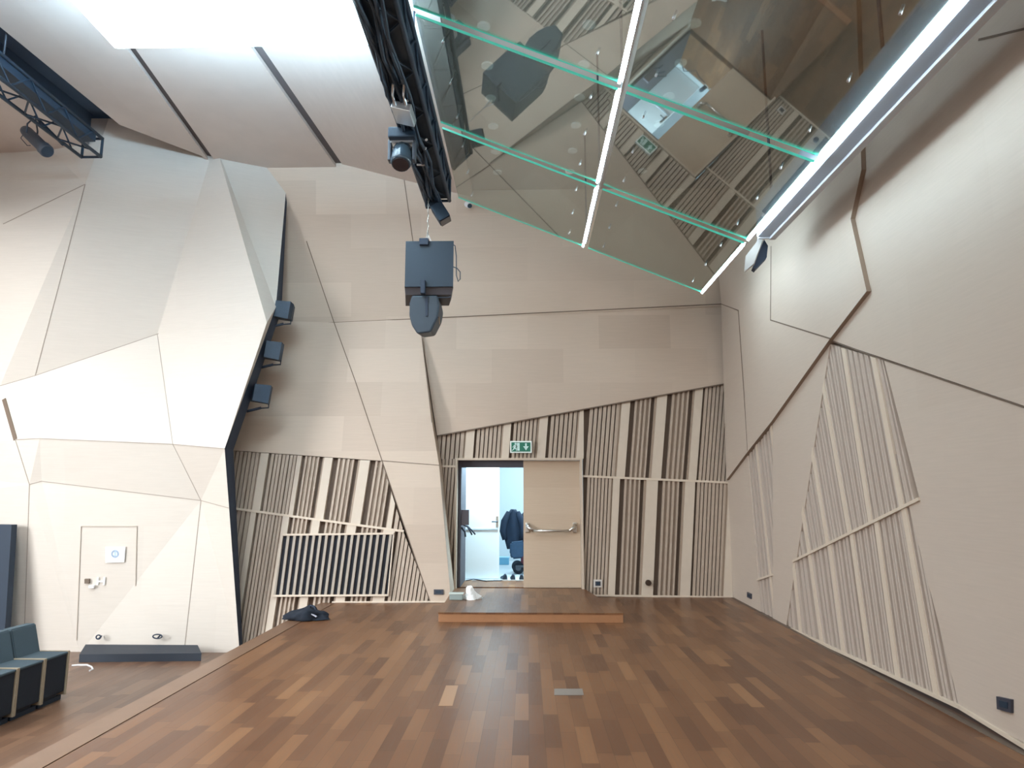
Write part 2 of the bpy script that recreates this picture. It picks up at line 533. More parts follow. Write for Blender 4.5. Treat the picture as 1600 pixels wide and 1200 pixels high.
# exit sign
SY = 12.04
a = onY(797, 689, SY); b = onY(831, 707.5, SY)
ex = thing('exit_sign', 'green and white emergency exit sign with running man and down arrow above the doorway', 'sign', ((a.x + b.x) / 2, SY + 0.03, b.z))
mb = MB(); mb.box((a.x, SY, b.z), (b.x, SY + 0.06, a.z), mat('sign_white', (0.75, 0.82, 0.80), 0.4, emit=(0.8, 1, 0.95), es=0.1), bev=0.004); mb.build('sign_case', ex)
GR = mat('sign_green', (0.0, 0.16, 0.10), 0.4)
SW = mat('sign_pictogram', (0.55, 0.78, 0.75), 0.4)
w, h = b.x - a.x, a.z - b.z
def S(u, v, d=0.004): return Vector((a.x + u * w, SY - d, b.z + v * h))
mb = MB(); mb.prism([S(.06, .10), S(.94, .10), S(.94, .88), S(.06, .88)], [S(.06, .10, -.01), S(.94, .10, -.01), S(.94, .88, -.01), S(.06, .88, -.01)], GR); mb.build('sign_face', ex)
mb = MB()
def sp(pts, m): mb.prism([S(*p, .007) for p in pts], [S(*p, .003) for p in pts], m)
sp([(.69, .80), (.77, .80), (.77, .55), (.86, .55), (.73, .20), (.60, .55), (.69, .55)], SW)       # arrow
sp([(.30, .18), (.44, .18), (.44, .82), (.30, .82)], SW)                                         # door
r = [(.25 + .045 * math.cos(t * math.pi / 5), .76 + .09 * math.sin(t * math.pi / 5)) for t in range(10)]
sp(r, SW)
sp([(.16, .64), (.27, .68), (.30, .60), (.24, .38), (.16, .40)], SW)
sp([(.24, .40), (.31, .38), (.33, .16), (.28, .16), (.27, .30), (.20, .34)], SW)
sp([(.16, .42), (.21, .38), (.18, .26), (.09, .16), (.08, .22), (.14, .30)], SW)
sp([(.27, .66), (.36, .52), (.34, .47), (.25, .56)], GR)
sp([(.17, .62), (.10, .46), (.12, .44), (.20, .56)], SW)
mb.build('pictogram', ex)

# ------------------------------------------------------------------ right wall
SLOPE = (3.392 - 3.294) / (12.166 - 5.08)
PR = Plane((3.392, 12.166, 0), (-1, SLOPE, 0), (0, -1, 0))
PP = Plane((3.392 - 0.046, 12.166, 0), (-1, SLOPE, 0), (0, -1, 0))    # panels standing proud
mb = MB()
def far(Y, Z, pl=PR): return pl.world((3.3, Y, Z))
# lower panels in the wall plane
def rp(pts, pl=PR, fr=0, bk=-0.1, m=PLY_Y, ms=None): slab(mb, pl, [p if isinstance(p, tuple) and len(p) == 2 and abs(p[0]) < 40 and abs(p[1]) < 20 else pl.px(*p) for p in pts], fr, bk, m, ms)
rp([(1136, 753), (1168, 708), (1189, 959), (1145, 934)])
rp([(1207, 655), (1299, 530), (1297, 538), (1228, 981), (1208, 970)])
rp([(1381, 562), (1600, 636), far(-1, PR.to3(PR.px(1600, 636)).z - 1.2), far(-1, -.02), PR.px(1500, 1107), (1419, 787), (1437, 780)])
# upper right
zt = 7.6
zz = PR.to3(PR.px(1348, 262))
rp([(1299, 532), (1355, 455), (1330, 342), (1348, 262), far(zz.y - 0.3, zt), far(-1, zt), far(-1, PR.to3(PR.px(1600, 636)).z - 1.2), (1600, 634)])
rp([far(-1, -0.02), far(-6, -0.02), far(-6, zt), far(-1, zt)])
# proud panels, upper left
rp([(1127, 475), (1153, 486), (1168, 706), (1135, 750)], PP, 0, -0.2, PLY_Y, REVEAL)
rp([(1154, 485), (1204, 500), (1297, 529), (1205, 659), (1168, 706)], PP, 0, -0.2, PLY_Y, REVEAL)
zt2 = PP.to3(PP.px(1345, 265))
rp([(1204, 500), (1297, 529), (1354, 455), (1329, 342), (1346, 265), PP.world((3.3, zt2.y - 0.3, zt)), PP.world((3.3, PP.to3(PP.px(1204, 500)).y, zt))], PP, 0, -0.2, PLY_Y, REVEAL)
c = PP.to3(PP.px(1204, 500))
rp([(1127, 475), (1154, 485), (1204, 500), PP.world((3.3, c.y, zt)), PP.world((3.3, 12.3, zt))], PP, 0, -0.2, PLY_Y, REVEAL)
strip(mb, PP, [(1127, 475), (1154, 485), (1162, 600), (1168, 704)], 0.012, JOINT)
strip(mb, PP, [(1205, 385), (1204, 500), (1297, 529)], 0.016, JOINT)
strip(mb, PR, [(1299, 532), (1381, 562), (1600, 636)], 0.014, JOINT)
strip(mb, PR, [(1530, 62), (1610, 43)], 0.016, JOINT)
# pale sill and dark floor gap
a = PR.to3(PR.px(1145, 934)); 
mb.prism([Vector((3.392 - .05, 12.1, .004)), Vector((3.392 + .02, 12.1, .004)), Vector((3.16, -6, .004)), Vector((3.09, -6, .004))], [Vector((3.392 - .05, 12.1, -.02)), Vector((3.392 + .02, 12.1, -.02)), Vector((3.16, -6, -.02)), Vector((3.09, -6, -.02))], JOINT)
wall_right = struct(mb.build('wall_right'))

# battens of the right wall


def field_lines(name, pl, poly, divs, ns, parent, rail=None, wdiv=0.085, last=True):
    mb = MB(); P = [pl.px(*p) for p in poly]
    D = 0.06
    slab(mb, pl, P, -D, -D - 0.015, BROWN)
    L = []
    for (t, bt) in divs:
        a, b = Vector(pl.px(*t)), Vector(pl.px(*bt)); d = (b - a)
        L.append((a - d * 1.5, b + d * 1.5))
    def bar(l0, l1, s0, s1, fr, m):
        a = l0[0].lerp(l1[0], s0), l0[0].lerp(l1[0], s1), l0[1].lerp(l1[1], s1), l0[1].lerp(l1[1], s0)
        c = clip([tuple(p) for p in a], P)
        if c: slab(mb, pl, c, fr, -D, m)
    for i, l in enumerate(L if last else L[:-1]):
        u = Vector((wdiv / 2, 0))
        bar((l[0] - u, l[1] - u), (l[0] + u, l[1] + u), 0, 1, 0.004, RAILM)
    for i in range(len(L) - 1):
        n = ns[i]
        for k in range(n):
            bar(L[i], L[i + 1], (k + 0.30) / n, (k + 0.92) / n, -0.012 if k % 2 else -0.004, SLATR)
    if rail: strip(mb, pl, rail, 0.028, RAILM, 0.016, 0.07)
    return mb.build(name, parent)


UD = [((1209, 900), (1222, 985)), ((1253, 793), (1264, 863)), ((1268, 700), (1293, 850)), ((1285, 595), (1327, 833)), ((1317, 540), (1360, 815)), ((1365, 560), (1409, 790)), ((1378, 565), (1425, 775))]
UD = UD[1:]
field_lines('slat_panel', PR, [(1297, 538), (1381, 563), (1437, 780), (1240, 877)], [((1228, 800), (1240, 880))] + UD, [4, 7, 7, 8, 11, 4], wall_right, last=False)
LD = [((1218, 884), (1222, 978)), ((1240, 884), (1251, 988)), ((1264, 861), (1283, 996)), ((1296, 850), (1317, 1013)), ((1330, 833), (1358, 1032)), ((1369, 815), (1402, 1055)), ((1412, 795), (1463, 1087)), ((1446, 795), (1510, 1108))]
field_lines('slat_panel', PR, [(1240, 877), (1418, 787), (1500, 1107), (1228, 981)], LD, [4, 4, 5, 6, 8, 10, 6], wall_right, [(1240, 877), (1437, 780)], last=False)
mb = MB(); strip(mb, PR, [(1146, 936), (1228, 979), (1500, 1105), (1640, 1190)], 0.03, RAILM, 0.012, 0.03); mb.build('sill_strip', wall_right)
field_lines('slat_panel', PR, [(1168, 708), (1207, 655), (1208, 970), (1189, 959)], [((1160, 705), (1183, 958)), ((1181, 690), (1207, 930)), ((1204, 660), (1232, 900))], [5, 5], wall_right, [(1184, 906), (1208, 898)], 0.07)

# ------------------------------------------------------------------ faceted wall on the left
V = {}
def vv(k, x, y, Y):
    V[k] = onY(x, y, 11.1 + (Y - 10.85) * (1.5 if k not in ('t', 't2') else 1.4))
for k, x, y, Y in [('a', -300, 180, 10.9), ('b', 29, 185, 10.85), ('c', 5, 350, 10.72), ('a2', -300, 400, 11.0), ('d', 0, 603, 10.78), ('e', 24, 687, 10.62), ('f', 62, 685, 10.6),
                   ('g', 55, 587, 10.86), ('N', 133, 288, 10.66), ('p1', 90, 185, 10.70), ('p2', 170, 185, 10.62), ('T', 336, 222, 11.02), ('K', 246, 522, 11.20),
                   ('R1', 417, 504, 10.74), ('t', 449, 238, 11.46), ('t2', 448, 285, 11.36), ('S', 431, 480, 10.96), ('E', 351, 701, 10.55), ('M', 270, 694, 10.72), ('Q', 314, 782, 10.86),
                   ('U', 358, 794, 10.68), ('h', 65, 752, 10.70), ('i', 46, 757, 10.68), ('x1', -300, 720, 10.7), ('x2', -300, 800, 10.7), ('y1', -300, 610, 10.9)]:
    vv(k, x, y, Y)
for k, x in [('b0', 38), ('b1', 126), ('b2', 152), ('b3', 288), ('b4', 375), ('bx', -300)]:
    Y = 11.15
    p = onY(x, 1012, Y); V[k] = Vector((p.x, Y, ZA - 0.02))
FAC = ['a b c a2', 'b p1 N c', 'c N d', 'N g d', 'N K g', 'p1 p2 N', 'p2 T K', 'p2 K N', 'T R1 K', 'T t t2', 'T t2 S', 'T S R1', 'g K f', 'g f e', 'g e d', 'K M f', 'K R1 M', 'R1 E M', 'R1 S E',
       'f M h', 'M Q h', 'M E Q', 'Q E U', 'e f i', 'f h i', 'x1 e i x2', 'd e x1', 'd x1 y1', 'c d y1 a2', 'i h b1', 'i b1 b0', 'h Q b1', 'Q b2 b1', 'Q b3 b2', 'Q U b4', 'Q b4 b3', 'i b0 bx', 'i bx x2']
mb = MB()
for f in FAC:
    ks = f.split()
    if len(ks) == 4:
        mb.face([V[ks[0]], V[ks[1]], V[ks[2]]], PLY_L); mb.face([V[ks[0]], V[ks[2]], V[ks[3]]], PLY_L)
    else: mb.face([V[k] for k in ks], PLY_L)
JL = mat('facet_joint', (0.36, 0.31, 0.265), 0.8)
for e in ['c N', 'N g', 'g K', 'g d', 'K S', 'K M', 'f M', 'M E', 'M Q', 'h Q', 'Q U', 'Q b3', 'i b0', 'i h', 'e f', 'e i']:
    p, r = e.split(); seg3(mb, V[p], V[r], 0.011, JL)
p0, p1 = V['d'].lerp(V['e'], 0.25), V['e']
seg3(mb, p0, p1, 0.06, JOINT)
# dark free edge
ed = [('t', .01), ('t2', .03), ('S', .24), ('E', .30), ('U', .24), ('b4', .10)]
for (k0, d0), (k1, d1) in zip(ed[:-1], ed[1:]):
    a, b = V[k0], V[k1]
    mb.face([a, b, b + Vector((0.01, d1, 0)), a + Vector((0.01, d0, 0))], NAVY)
wall_left = struct(mb.build('wall_left'))

# concealed door in the faceted wall
d2 = MB()
PLh = Plane((V['h'] + V['Q'] + V['b1']) / 3, (V['Q'] - V['h']).cross(V['b1'] - V['h']), (1, 0, 0))
if PLh.n.y > 0: PLh.n = -PLh.n
def lw(x, y): return PLh.px(x, y)
ps = [(127, 822), (214, 822), (211, 926), (152, 926), (122, 926)]
strip(d2, PLh, [(127, 822), (214, 822)], 0.012, mat('door_outline', (.52, .46, .40), .8), 0.012, 0.012)
strip(d2, PLh, [(214, 822), (212, 915)], 0.010, mat('door_outline', (.52, .46, .40), .8), 0.012, 0.012)
strip(d2, PLh, [(127, 822), (120, 1000)], 0.008, mat('door_outline', (.52, .46, .40), .8), 0.012, 0.012)
door2 = struct(d2.build('door_2'))
mb = MB(); slab(mb, PLh, [lw(134, 904), lw(141, 904), lw(141, 911), lw(134, 911)], 0.04, 0, mat('lock_brown', (0.16, 0.12, 0.09), 0.5)); mb.build('lock', door2)
mb = MB(); slab(mb, PLh, [lw(141, 914), lw(149, 914), lw(149, 918), lw(141, 918)], 0.05, 0.0, WHITE); mb.build('door_handle', door2)
# paper notice
mb = MB()
PAP = mat('paper_white', (0.90, 0.93, 0.95), 0.6)
slab(mb, PLh, [lw(166, 854), lw(197, 854), lw(195, 878), lw(166, 879)], 0.024, 0.016, PAP)
note = tag(mb.build('paper_notice'), 'white paper notice with a pale blue round mark taped on the hidden wall door', 'notice')
mb = MB()
ring = [(181 + 5 * math.cos(t * math.pi / 8), 865 + 5 * math.sin(t * math.pi / 8)) for t in range(17)]
strip(mb, PLh, ring, 0.025, mat('blue_print', (0.50, 0.64, 0.82), 0.6), 0.028, 0.003)
strip(mb, PLh, [(181, 862), (181, 868)], 0.03, MATS['blue_print'], 0.028, 0.003)
mb.build('printed_mark', note)
mb = MB()
for s_ in ([(154, 902), (153, 913)], [(164, 902), (163, 913)], [(154, 908), (163, 908)]): strip(mb, PLh, s_, 0.025, PAP, 0.02, 0.006)
tag(mb.build('letter_sticker'), 'small white H sticker below the paper notice on the hidden door', 'sticker')

# dark doorway at the far left
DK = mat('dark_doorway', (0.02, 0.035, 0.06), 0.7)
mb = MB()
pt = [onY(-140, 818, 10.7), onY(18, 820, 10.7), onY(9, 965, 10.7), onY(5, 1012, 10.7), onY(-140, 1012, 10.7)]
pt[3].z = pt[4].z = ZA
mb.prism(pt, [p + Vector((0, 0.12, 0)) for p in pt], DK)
struct(mb.build('door_3'))

# ------------------------------------------------------------------ ceiling
CZ = 7.43
mb = MB()
def gx(p1, p2, Y):
    a, b = onZ(*p1, CZ), onZ(*p2, CZ)
    return a.x + (b.x - a.x) * (Y - a.y) / (b.y - a.y)
def lane(Y):
    s0 = gx((0, 40), (190, 195), Y); g1 = gx((150, 0), (320, 236), Y); g2 = gx((410, 90), (527, 257), Y)
    return s0, g1, g2
YN, YF = 3.4, 12.3
(s0n, g1n, g2n), (s0f, g1f, g2f) = lane(YN), lane(YF)
G = 0.055
def cpan(x0n, x1n, x0f, x1f, z0=CZ, z1=CZ, yn=YN, yf=YF, m=CEIL):
    lo = [(x0n, yn, z0), (x1n, yn, z1), (x1f, yf, z1), (x0f, yf, z0)]
    mb.prism(lo, [(x, y, z + 0.06) for x, y, z in lo], m)
cs_ = onZ(187, 195, CZ); ce_ = onZ(318, 237, CZ)
lo = [(s0n, YN, CZ), (g1n - G, YN, CZ), (g1f - G, YF, CZ), (ce_.x - .1, ce_.y + .15, CZ), (cs_.x, cs_.y, CZ)]
mb.prism(lo, [(x, y, z + 0.06) for x, y, z in lo], CEIL)
cpan(g1n + G, g2n - G, g1f + G, g2f - G)
XR = -0.95
zr = 6.88
lo = [(g2n + G, YN, CZ + 0.05), (XR, YN, zr), (XR, YF, zr), (g2f + G, YF, CZ + 0.05)]
mb.prism(lo, [(x, y, z + 0.06) for x, y, z in lo], CEIL)
cpan(-14, s0n - 0.95, -14, s0f - 0.95)
cpan(-14, XR, -14, XR, CZ, CZ, -6, YN)
SLOTM = mat('slot_haze_blue', (0.08, 0.14, 0.23), 0.8)  # bluish haze over the dark slot is put into this colour
mb.box((-14, YN - .1, CZ + 0.55), (XR, YF, CZ + 0.6), SLOTM)
GV = mat('ceiling_groove', (0.12, 0.10, 0.10), 0.8)
for gn, gf in ((g1n, g1f), (g2n, g2f)):
    lo = [(gn - .1, YN, CZ + 0.07), (gn + .1, YN, CZ + 0.07), (gf + .1, YF, CZ + 0.07), (gf - .1, YF, CZ + 0.07)]
    mb.prism(lo, [(x, y, z + 0.03) for x, y, z in lo], GV)
for x, yb_ in ((0, cs_.y), (-0.95, YF)):
    a = Vector((s0n + x, YN, CZ)); b = Vector((lane(yb_)[0] + x, yb_, CZ))
    mb.face([a, b, b + Vector((0, 0, .6)), a + Vector((0, 0, .6))], SLOTM)
# over the glass canopy
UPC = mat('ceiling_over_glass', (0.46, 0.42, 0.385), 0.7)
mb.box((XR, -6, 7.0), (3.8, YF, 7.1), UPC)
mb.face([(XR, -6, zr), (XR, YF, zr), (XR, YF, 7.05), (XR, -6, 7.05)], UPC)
struct(mb.build('ceiling'))

# unseen sides of the hall
HW = mat('hall_plaster', (0.55, 0.5, 0.45), 0.8)
mb = MB(); mb.box((-14.2, -6, ZA), (-14, 12.3, 7.6), HW); struct(mb.build('wall_hall'))
mb = MB(); mb.box((-14, -6.2, ZA), (3.8, -6, 7.6), HW); struct(mb.build('wall_rear'))

# ------------------------------------------------------------------ glass canopy
def glass_mat():
    M = bpy.data.materials.new('tinted_canopy_glass'); M.use_nodes = True
    nt = M.node_tree; nt.nodes.clear(); L = nt.links.new
    out = nt.nodes.new('ShaderNodeOutputMaterial')
    tr = nt.nodes.new('ShaderNodeBsdfTransparent'); tr.inputs[0].default_value = (0.68, 0.71, 0.68, 1)
    gl = nt.nodes.new('ShaderNodeBsdfGlossy'); gl.inputs['Color'].default_value = (0.80, 0.82, 0.82, 1); gl.inputs['Roughness'].default_value = 0.015
    mx = nt.nodes.new('ShaderNodeMixShader'); mx.inputs[0].default_value = 0.34
    L(tr.outputs[0], mx.inputs[1]); L(gl.outputs[0], mx.inputs[2]); L(mx.outputs[0], out.inputs[0])
    return M
GLASS = glass_mat()
LED = mat('led_white', (0.9, 0.95, 1), 0.4, emit=(0.70, 0.90, 1.0), es=42)
GEDGE = mat('lit_glass_edge', (0.05, 0.30, 0.22), 0.2, emit=(0.12, 0.80, 0.60), es=0.32)  # LED light reaching the glass edge, put in as faint green emission
TS = 0.4178
def cz(x): return 4.596 + (2.548 - x) * TS
nv = Vector((TS, 0, 1)).normalized()
YR = [(7.97, 10.0), (5.92, 7.83), (3.78, 5.80)]
ROWN = ['far', 'middle', 'near']
for row, (xa, xb) in (('left', (-1.03, 0.826)), ('right', (0.90, 2.545))):
    for k, (ya, yb) in enumerate(YR):
        lab = {'left': 'tinted glass ceiling panel beside the black truss, ', 'right': 'tinted glass ceiling panel beside the white beam, '}[row] + ['nearest the doorway wall', 'second from the doorway wall', 'cut off by the photo top'][k]
        g = thing('glass_panel', lab, 'glass panel', ((xa + xb) / 2, (ya + yb) / 2, cz((xa + xb) / 2)), 'tilted glass canopy panels')
        T = nv * 0.012
        A = [Vector((xa, ya, cz(xa))), Vector((xb, ya, cz(xb))), Vector((xb, yb, cz(xb))), Vector((xa, yb, cz(xa)))]
        mb = MB(); mb.prism(A, [p + T for p in A], GLASS); mb.build('pane', g)
        for y in (ya, yb):
            mb = MB()
            p, r = Vector((xa, y, cz(xa))), Vector((xb, y, cz(xb)))
            e = Vector((0, 0.0045, 0)); o = -nv * 0.004
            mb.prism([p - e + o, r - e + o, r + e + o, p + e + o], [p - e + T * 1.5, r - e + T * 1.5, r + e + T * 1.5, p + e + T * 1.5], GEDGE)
            mb.build('glass_edge', g)
        dirx = Vector((1, 0, -TS)).normalized()
        mb = MB()
        p, r = Vector((xb, ya + .01, cz(xb))), Vector((xb, yb - .01, cz(xb)))
        o = -nv * 0.02
        mb.prism([p - dirx * .011 + o, p + dirx * .014 + o, p + dirx * .014 + T * 2, p - dirx * .011 + T * 2], [r - dirx * .011 + o, r + dirx * .014 + o, r + dirx * .014 + T * 2, r - dirx * .011 + T * 2], LED)
        mb.build('led_strip', g)
        for fx in (0.12, 0.88):
            for fy in (0.14, 0.5, 0.86):
                c = Vector((xa + (xb - xa) * fx, ya + (yb - ya) * fy, cz(xa + (xb - xa) * fx)))
                mb = MB(); mb.tube([c - nv * 0.012, c + nv * 0.06], 0.011, ALU, 8); mb.build('bolt', g)
# aluminium hanger rail between the rows, up to the ceiling
hr = thing('canopy_rail', 'slim metal rail between the two rows of glass ceiling panels', 'rail', (0.862, 7.3, cz(0.86)))
mb = MB(); mb.box((0.852, 3.8, cz(.87) + 0.0), (0.874, 9.85, cz(.87) + 0.06), ALU); mb.build('rail_bar', hr)
for y in (4.6, 5.86, 7.9, 9.8):
    mb = MB(); mb.tube([(0.863, y, cz(.87) + .05), (0.863, y, 7.01)], 0.012, GREYM, 8); mb.build('hanger_rod', hr)

# recessed lamps above the glass (unlit, pale)
LAMPC = mat('pale_lamp_disc', (0.85, 0.88, 0.85), 0.5)
for x, nm in ((-0.49, 'row of pale ceiling discs above the glass nearest the truss'), (0.715, 'middle row of pale ceiling discs above the glass'), (1.915, 'row of pale ceiling discs above the glass nearest the white beam')):
    for y in (7.33, 8.08, 8.82, 9.55, 10.32, 11.04):
        mb = MB(); mb.tube([(x, y, 6.975), (x, y, 7.0)], 0.075, LAMPC, 16)
        tag(mb.build('recessed_downlight'), 'pale round recessed downlight, ' + nm.replace('row of pale ceiling discs', 'in the row').replace('middle in the row', 'in the middle row'), 'ceiling light', nm)

# white beam beside the canopy
bm_ = thing('beam_housing', 'long white box beam along the right edge of the glass ceiling panels', 'beam', (2.72, 4, 4.55))
WB = mat('beam_white', (0.34, 0.39, 0.47), 0.45)
WB2 = mat('beam_lip', (0.42, 0.42, 0.45), 0.4)
mb = MB(); mb.box((2.625, 0.5, 4.59), (2.80, 7.75, 4.95), WB, bev=0.004); mb.build('beam_body', bm_)
mb = MB(); mb.box((2.765, 0.5, 4.565), (2.835, 7.77, 4.64), WB2, bev=0.006); mb.box((2.64, 7.74, 4.575), (2.835, 7.77, 4.61), WB2); mb.build('beam_lip', bm_)
for y in (2.5, 5, 7.5):
    mb = MB(); mb.tube([(2.73, y, 4.93), (2.73, y, 7.01)], 0.015, GREYM, 8); mb.build('hanger_rod', bm_)
# grey flap and dark bracket at the beam's end
fl = thing('hanging_flap', 'grey fabric flap hanging at the far end of the white box beam', 'flap', onY(1172, 400, 7.9))
mb = MB()
q = [(1187, 362), (1192, 374), (1178, 412), (1163, 424), (1165, 400), (1182, 378)]
A = [onY(x, y, 7.9) for x, y in q]
mb.prism(A, [p + Vector((0.02, 0.05, 0)) for p in A], mat('flap_grey', (0.42, 0.40, 0.38), 0.7)); mb.build('flap', fl)
mb = MB()
q = [(1194, 374), (1200, 384), (1198, 402), (1180, 421), (1176, 418), (1186, 394)]
A = [onY(x, y, 7.98) for x, y in q]
mb.prism(A, [p + Vector((0.02, 0.12, 0)) for p in A], NAVY); mb.build('bracket', fl)

# ------------------------------------------------------------------ trusses
def truss(name, label, x, z, y0, y1, w, step, m, cover=None):
    t = thing(name, label, 'truss', (x, (y0 + y1) / 2, z))
    h = w / 2
    cs = [(x - h, z - h), (x + h, z - h), (x + h, z + h), (x - h, z + h)]
    for cx, cz_ in cs:
        mb = MB(); mb.tube([(cx, y0, cz_), (cx, y1, cz_)], 0.026, m, 10); mb.build('chord', t)
    mb = MB()
    n = int((y1 - y0) / step)
    for i in range(n):
        ya, yb = y0 + i * step, y0 + (i + 1) * step
        for j in range(4):
            p, r = cs[j], cs[(j + 1) % 4]
            if i % 2: p, r = r, p
            mb.tube([(p[0], ya, p[1]), (r[0], yb, r[1])], 0.013, m, 6, False)
    mb.build('lattice', t); mb = MB()
    for j in range(4):
        p, r = cs[j], cs[(j + 1) % 4]
        mb.tube([(p[0], y1, p[1]), (r[0], y1, r[1])], 0.02, m, 8, False)
    mb.build('end_frame', t)
    return t, cs
TX, TZ = -1.235, 5.86
t1, cs = truss('lighting_truss', 'black box lighting truss beside the glass canopy, loaded with cables and lamps', TX, TZ, 1.5, 9.2, 0.33, 0.36, BLACK)
mb = MB()
mb.box((TX - .15, 1.5, TZ - .14), (TX + .15, 9.2, TZ + .15), BLACK, bev=0.02)
mb.build('cable_tray', t1)
mb = MB()
for k in range(7):
    pts = []
    ox, oz = random.uniform(-.15, .15), random.uniform(-.215, -.17)
    for i in range(25):
        y = 2 + i * 0.3
        pts.append((TX + ox + .025 * math.sin(i * 1.3 + k), y, TZ + oz + 0.03 * math.sin(i * 1.9 + 2 * k)))
    mb.tube(pts, 0.018, BLACK, 6)
mb.build('cable_bundle', t1)
mb = MB()
mb.tube([(TX - .1, 8.0, TZ - .22), (TX + .02, 8.05, TZ - .2)], 0.012, WHITE, 6)
for (x, y, z) in ((TX + .02, 6.6, TZ - .2), (TX + .1, 7.4, TZ - .2), (TX + .06, 7.6, TZ - .2)):
    mb.build('white_cable_tie', t1); mb = MB()
    mb.tube([(x, y, z - .02), (x, y + .03, z)], 0.014, WHITE, 8)
mb.build('white_cable_tie', t1)
for y in (4.0, 7.0):
    mb = MB(); mb.tube([(TX, y, TZ + .15), (TX, y, 6.95)], 0.012, GREYM, 8); mb.build('suspension_cable', t1)

t2, cs2 = truss('lighting_truss', 'dark lighting truss in the ceiling slot at the upper left', -6.72, 6.98, 2.0, 10.05, 0.30, 0.34, BLACK)
mb = MB(); mb.box((-6.75, 2, 7.0), (-6.58, 9.9, 7.12), BLACK); mb.build('cable_tray', t2)
for y in (4.0, 8.0):
    mb = MB(); mb.tube([(-6.6, y, 7.1), (-6.6, y, 7.99)], 0.012, GREYM, 8); mb.build('suspension_cable', t2)

# pale control box with loose ends on the main truss
p = onZ(631, 178, TZ - .265)
cb = thing('control_box', 'pale aluminium control box with loose cable ends clamped under the black truss', 'control box', p)
mb = MB()
R = Matrix.Rotation(0.25, 3, 'Y')
mb.box((-.10, -.16, -.04), (.10, .16, .04), ALU, R, p, bev=0.006); mb.build('box_body', cb)
mb = MB()
for dx in (-.06, .05):
    mb.tube([p + Vector((dx, -.14, 0)), p + Vector((dx - .01, -.26, .05)), p + Vector((dx + .01, -.36, .03)), p + Vector((dx + .03, -.45, .06))], 0.014, ALU, 6)
mb.build('cable_end', cb)
mb = MB(); mb.box((-.03, -.06, .035), (.06, .06, .10), NAVY, R, p); mb.build('clamp', cb)

# moving head lamp
p = onZ(629, 216, TZ - .25)
mh = thing('moving_head_lamp', 'black moving head stage lamp with glossy lens under the truss end', 'stage light', p)
mb = MB(); mb.box((-.14, -.13, -.05), (.16, .13, .07), BLACK, None, p, bev=0.015); mb.build('lamp_base', mh)
mb = MB()
for sx in (-1, 1):
    mb.box((sx * .135 - .018, -.05, -.28), (sx * .135 + .018, .05, -.04), GREYM, None, p, bev=0.01)
mb.box((-.13, -.05, -.075), (.13, .05, -.045), ALU, None, p); mb.build('yoke', mh)
mb = MB()
c = p + Vector((0, -.01, -.22))
d = Vector((0.0, -0.45, -0.9)).normalized()
mb.tube([c - d * .15, c - d * .12, c - d * .02, c + d * .10, c + d * .14], [.06, .105, .115, .115, .10], mat('lamp_head_gloss', (0.05, 0.075, 0.10), 0.18), 20)
hd = mb.build('lamp_head', mh)
mb = MB(); mb.tube([c + d * .135, c + d * .146], .088, mat('lens_dark', (0.02, 0.02, 0.03), 0.08, spec=0.9), 20); mb.build('lens', hd)
mb = MB(); mb.tube([p + Vector((.1, 0, .05)), Vector((TX - .12, p.y, TZ - .19))], 0.03, BLACK, 8); mb.build('clamp', mh)

# lamp hung under the truss end
p = onY(677, 320, 9.2)
pl_ = thing('par_lamp', 'black stage lamp hanging from the end of the truss, above the loudspeakers', 'stage light', p)
R = Matrix.Rotation(-0.55, 3, 'Y')
mb = MB(); mb.box((-.085, -.1, -.27), (.085, .1, -.02), BLACK, R, p + Vector((.03, 0, 0)), bev=0.012); mb.build('lamp_body', pl_)
mb = MB(); mb.box((-.075, -.09, -.285), (.075, .09, -.268), mat('lens_dark', (0.02, 0.02, 0.03), 0.1), R, p + Vector((.03, 0, 0))); mb.build('lens', pl_)
mb = MB(); mb.box((-.09, -.05, -.04), (.09, .05, .12), BLACK, None, p + Vector((-.02, 0, 0)), bev=.01); mb.tube([p + Vector((0, 0, .1)), p + Vector((0, 0, .3))], .03, BLACK, 8)
mb.tube([p + Vector((-.07, .02, .08)), p + Vector((-.03, .02, .09)), p + Vector((.0, .02, .06))], .02, ALU, 8); mb.build('bracket', pl_)

# spotlight under the left truss
a, b = onY(40, 204, 9.7), onY(73, 236, 9.5)
sl = thing('spotlight', 'grey cylindrical spotlight hanging below the truss in the upper left corner', 'stage light', (a + b) / 2)
d = (b - a).normalized()
mb = MB(); mb.tube([a - d * .02, a, a + d * .08, b - d * .12, b - d * .10, b, b + d * .02], [.05, .075, .085, .085, .098, .098, .09], GREYM, 18); mb.build('lamp_body', sl)
mb = MB(); mb.tube([b + d * .015, b + d * .024], .08, BLACK, 18); mb.build('lens', sl)
mb = MB()
top = onY(55, 182, 9.6)
side = Vector((0, 1, 0)).cross(d).normalized()
mid = a + d * .2
mb.tube([mid + Vector((0, -.11, 0)), mid + Vector((0, -.11, .14)), top, mid + Vector((0, .11, .14)), mid + Vector((0, .11, 0))], .012, GREYM, 6)
mb.tube([top, Vector((-6.86, 9.6, 6.80))], .022, BLACK, 8); mb.build('yoke', sl)
mb = MB(); mb.tube([a, a + Vector((-.06, 0, -.12)), a + Vector((.05, 0, -.24)), a + Vector((.1, 0, -.24))], .006, BLACK, 6); mb.build('safety_cable', sl)

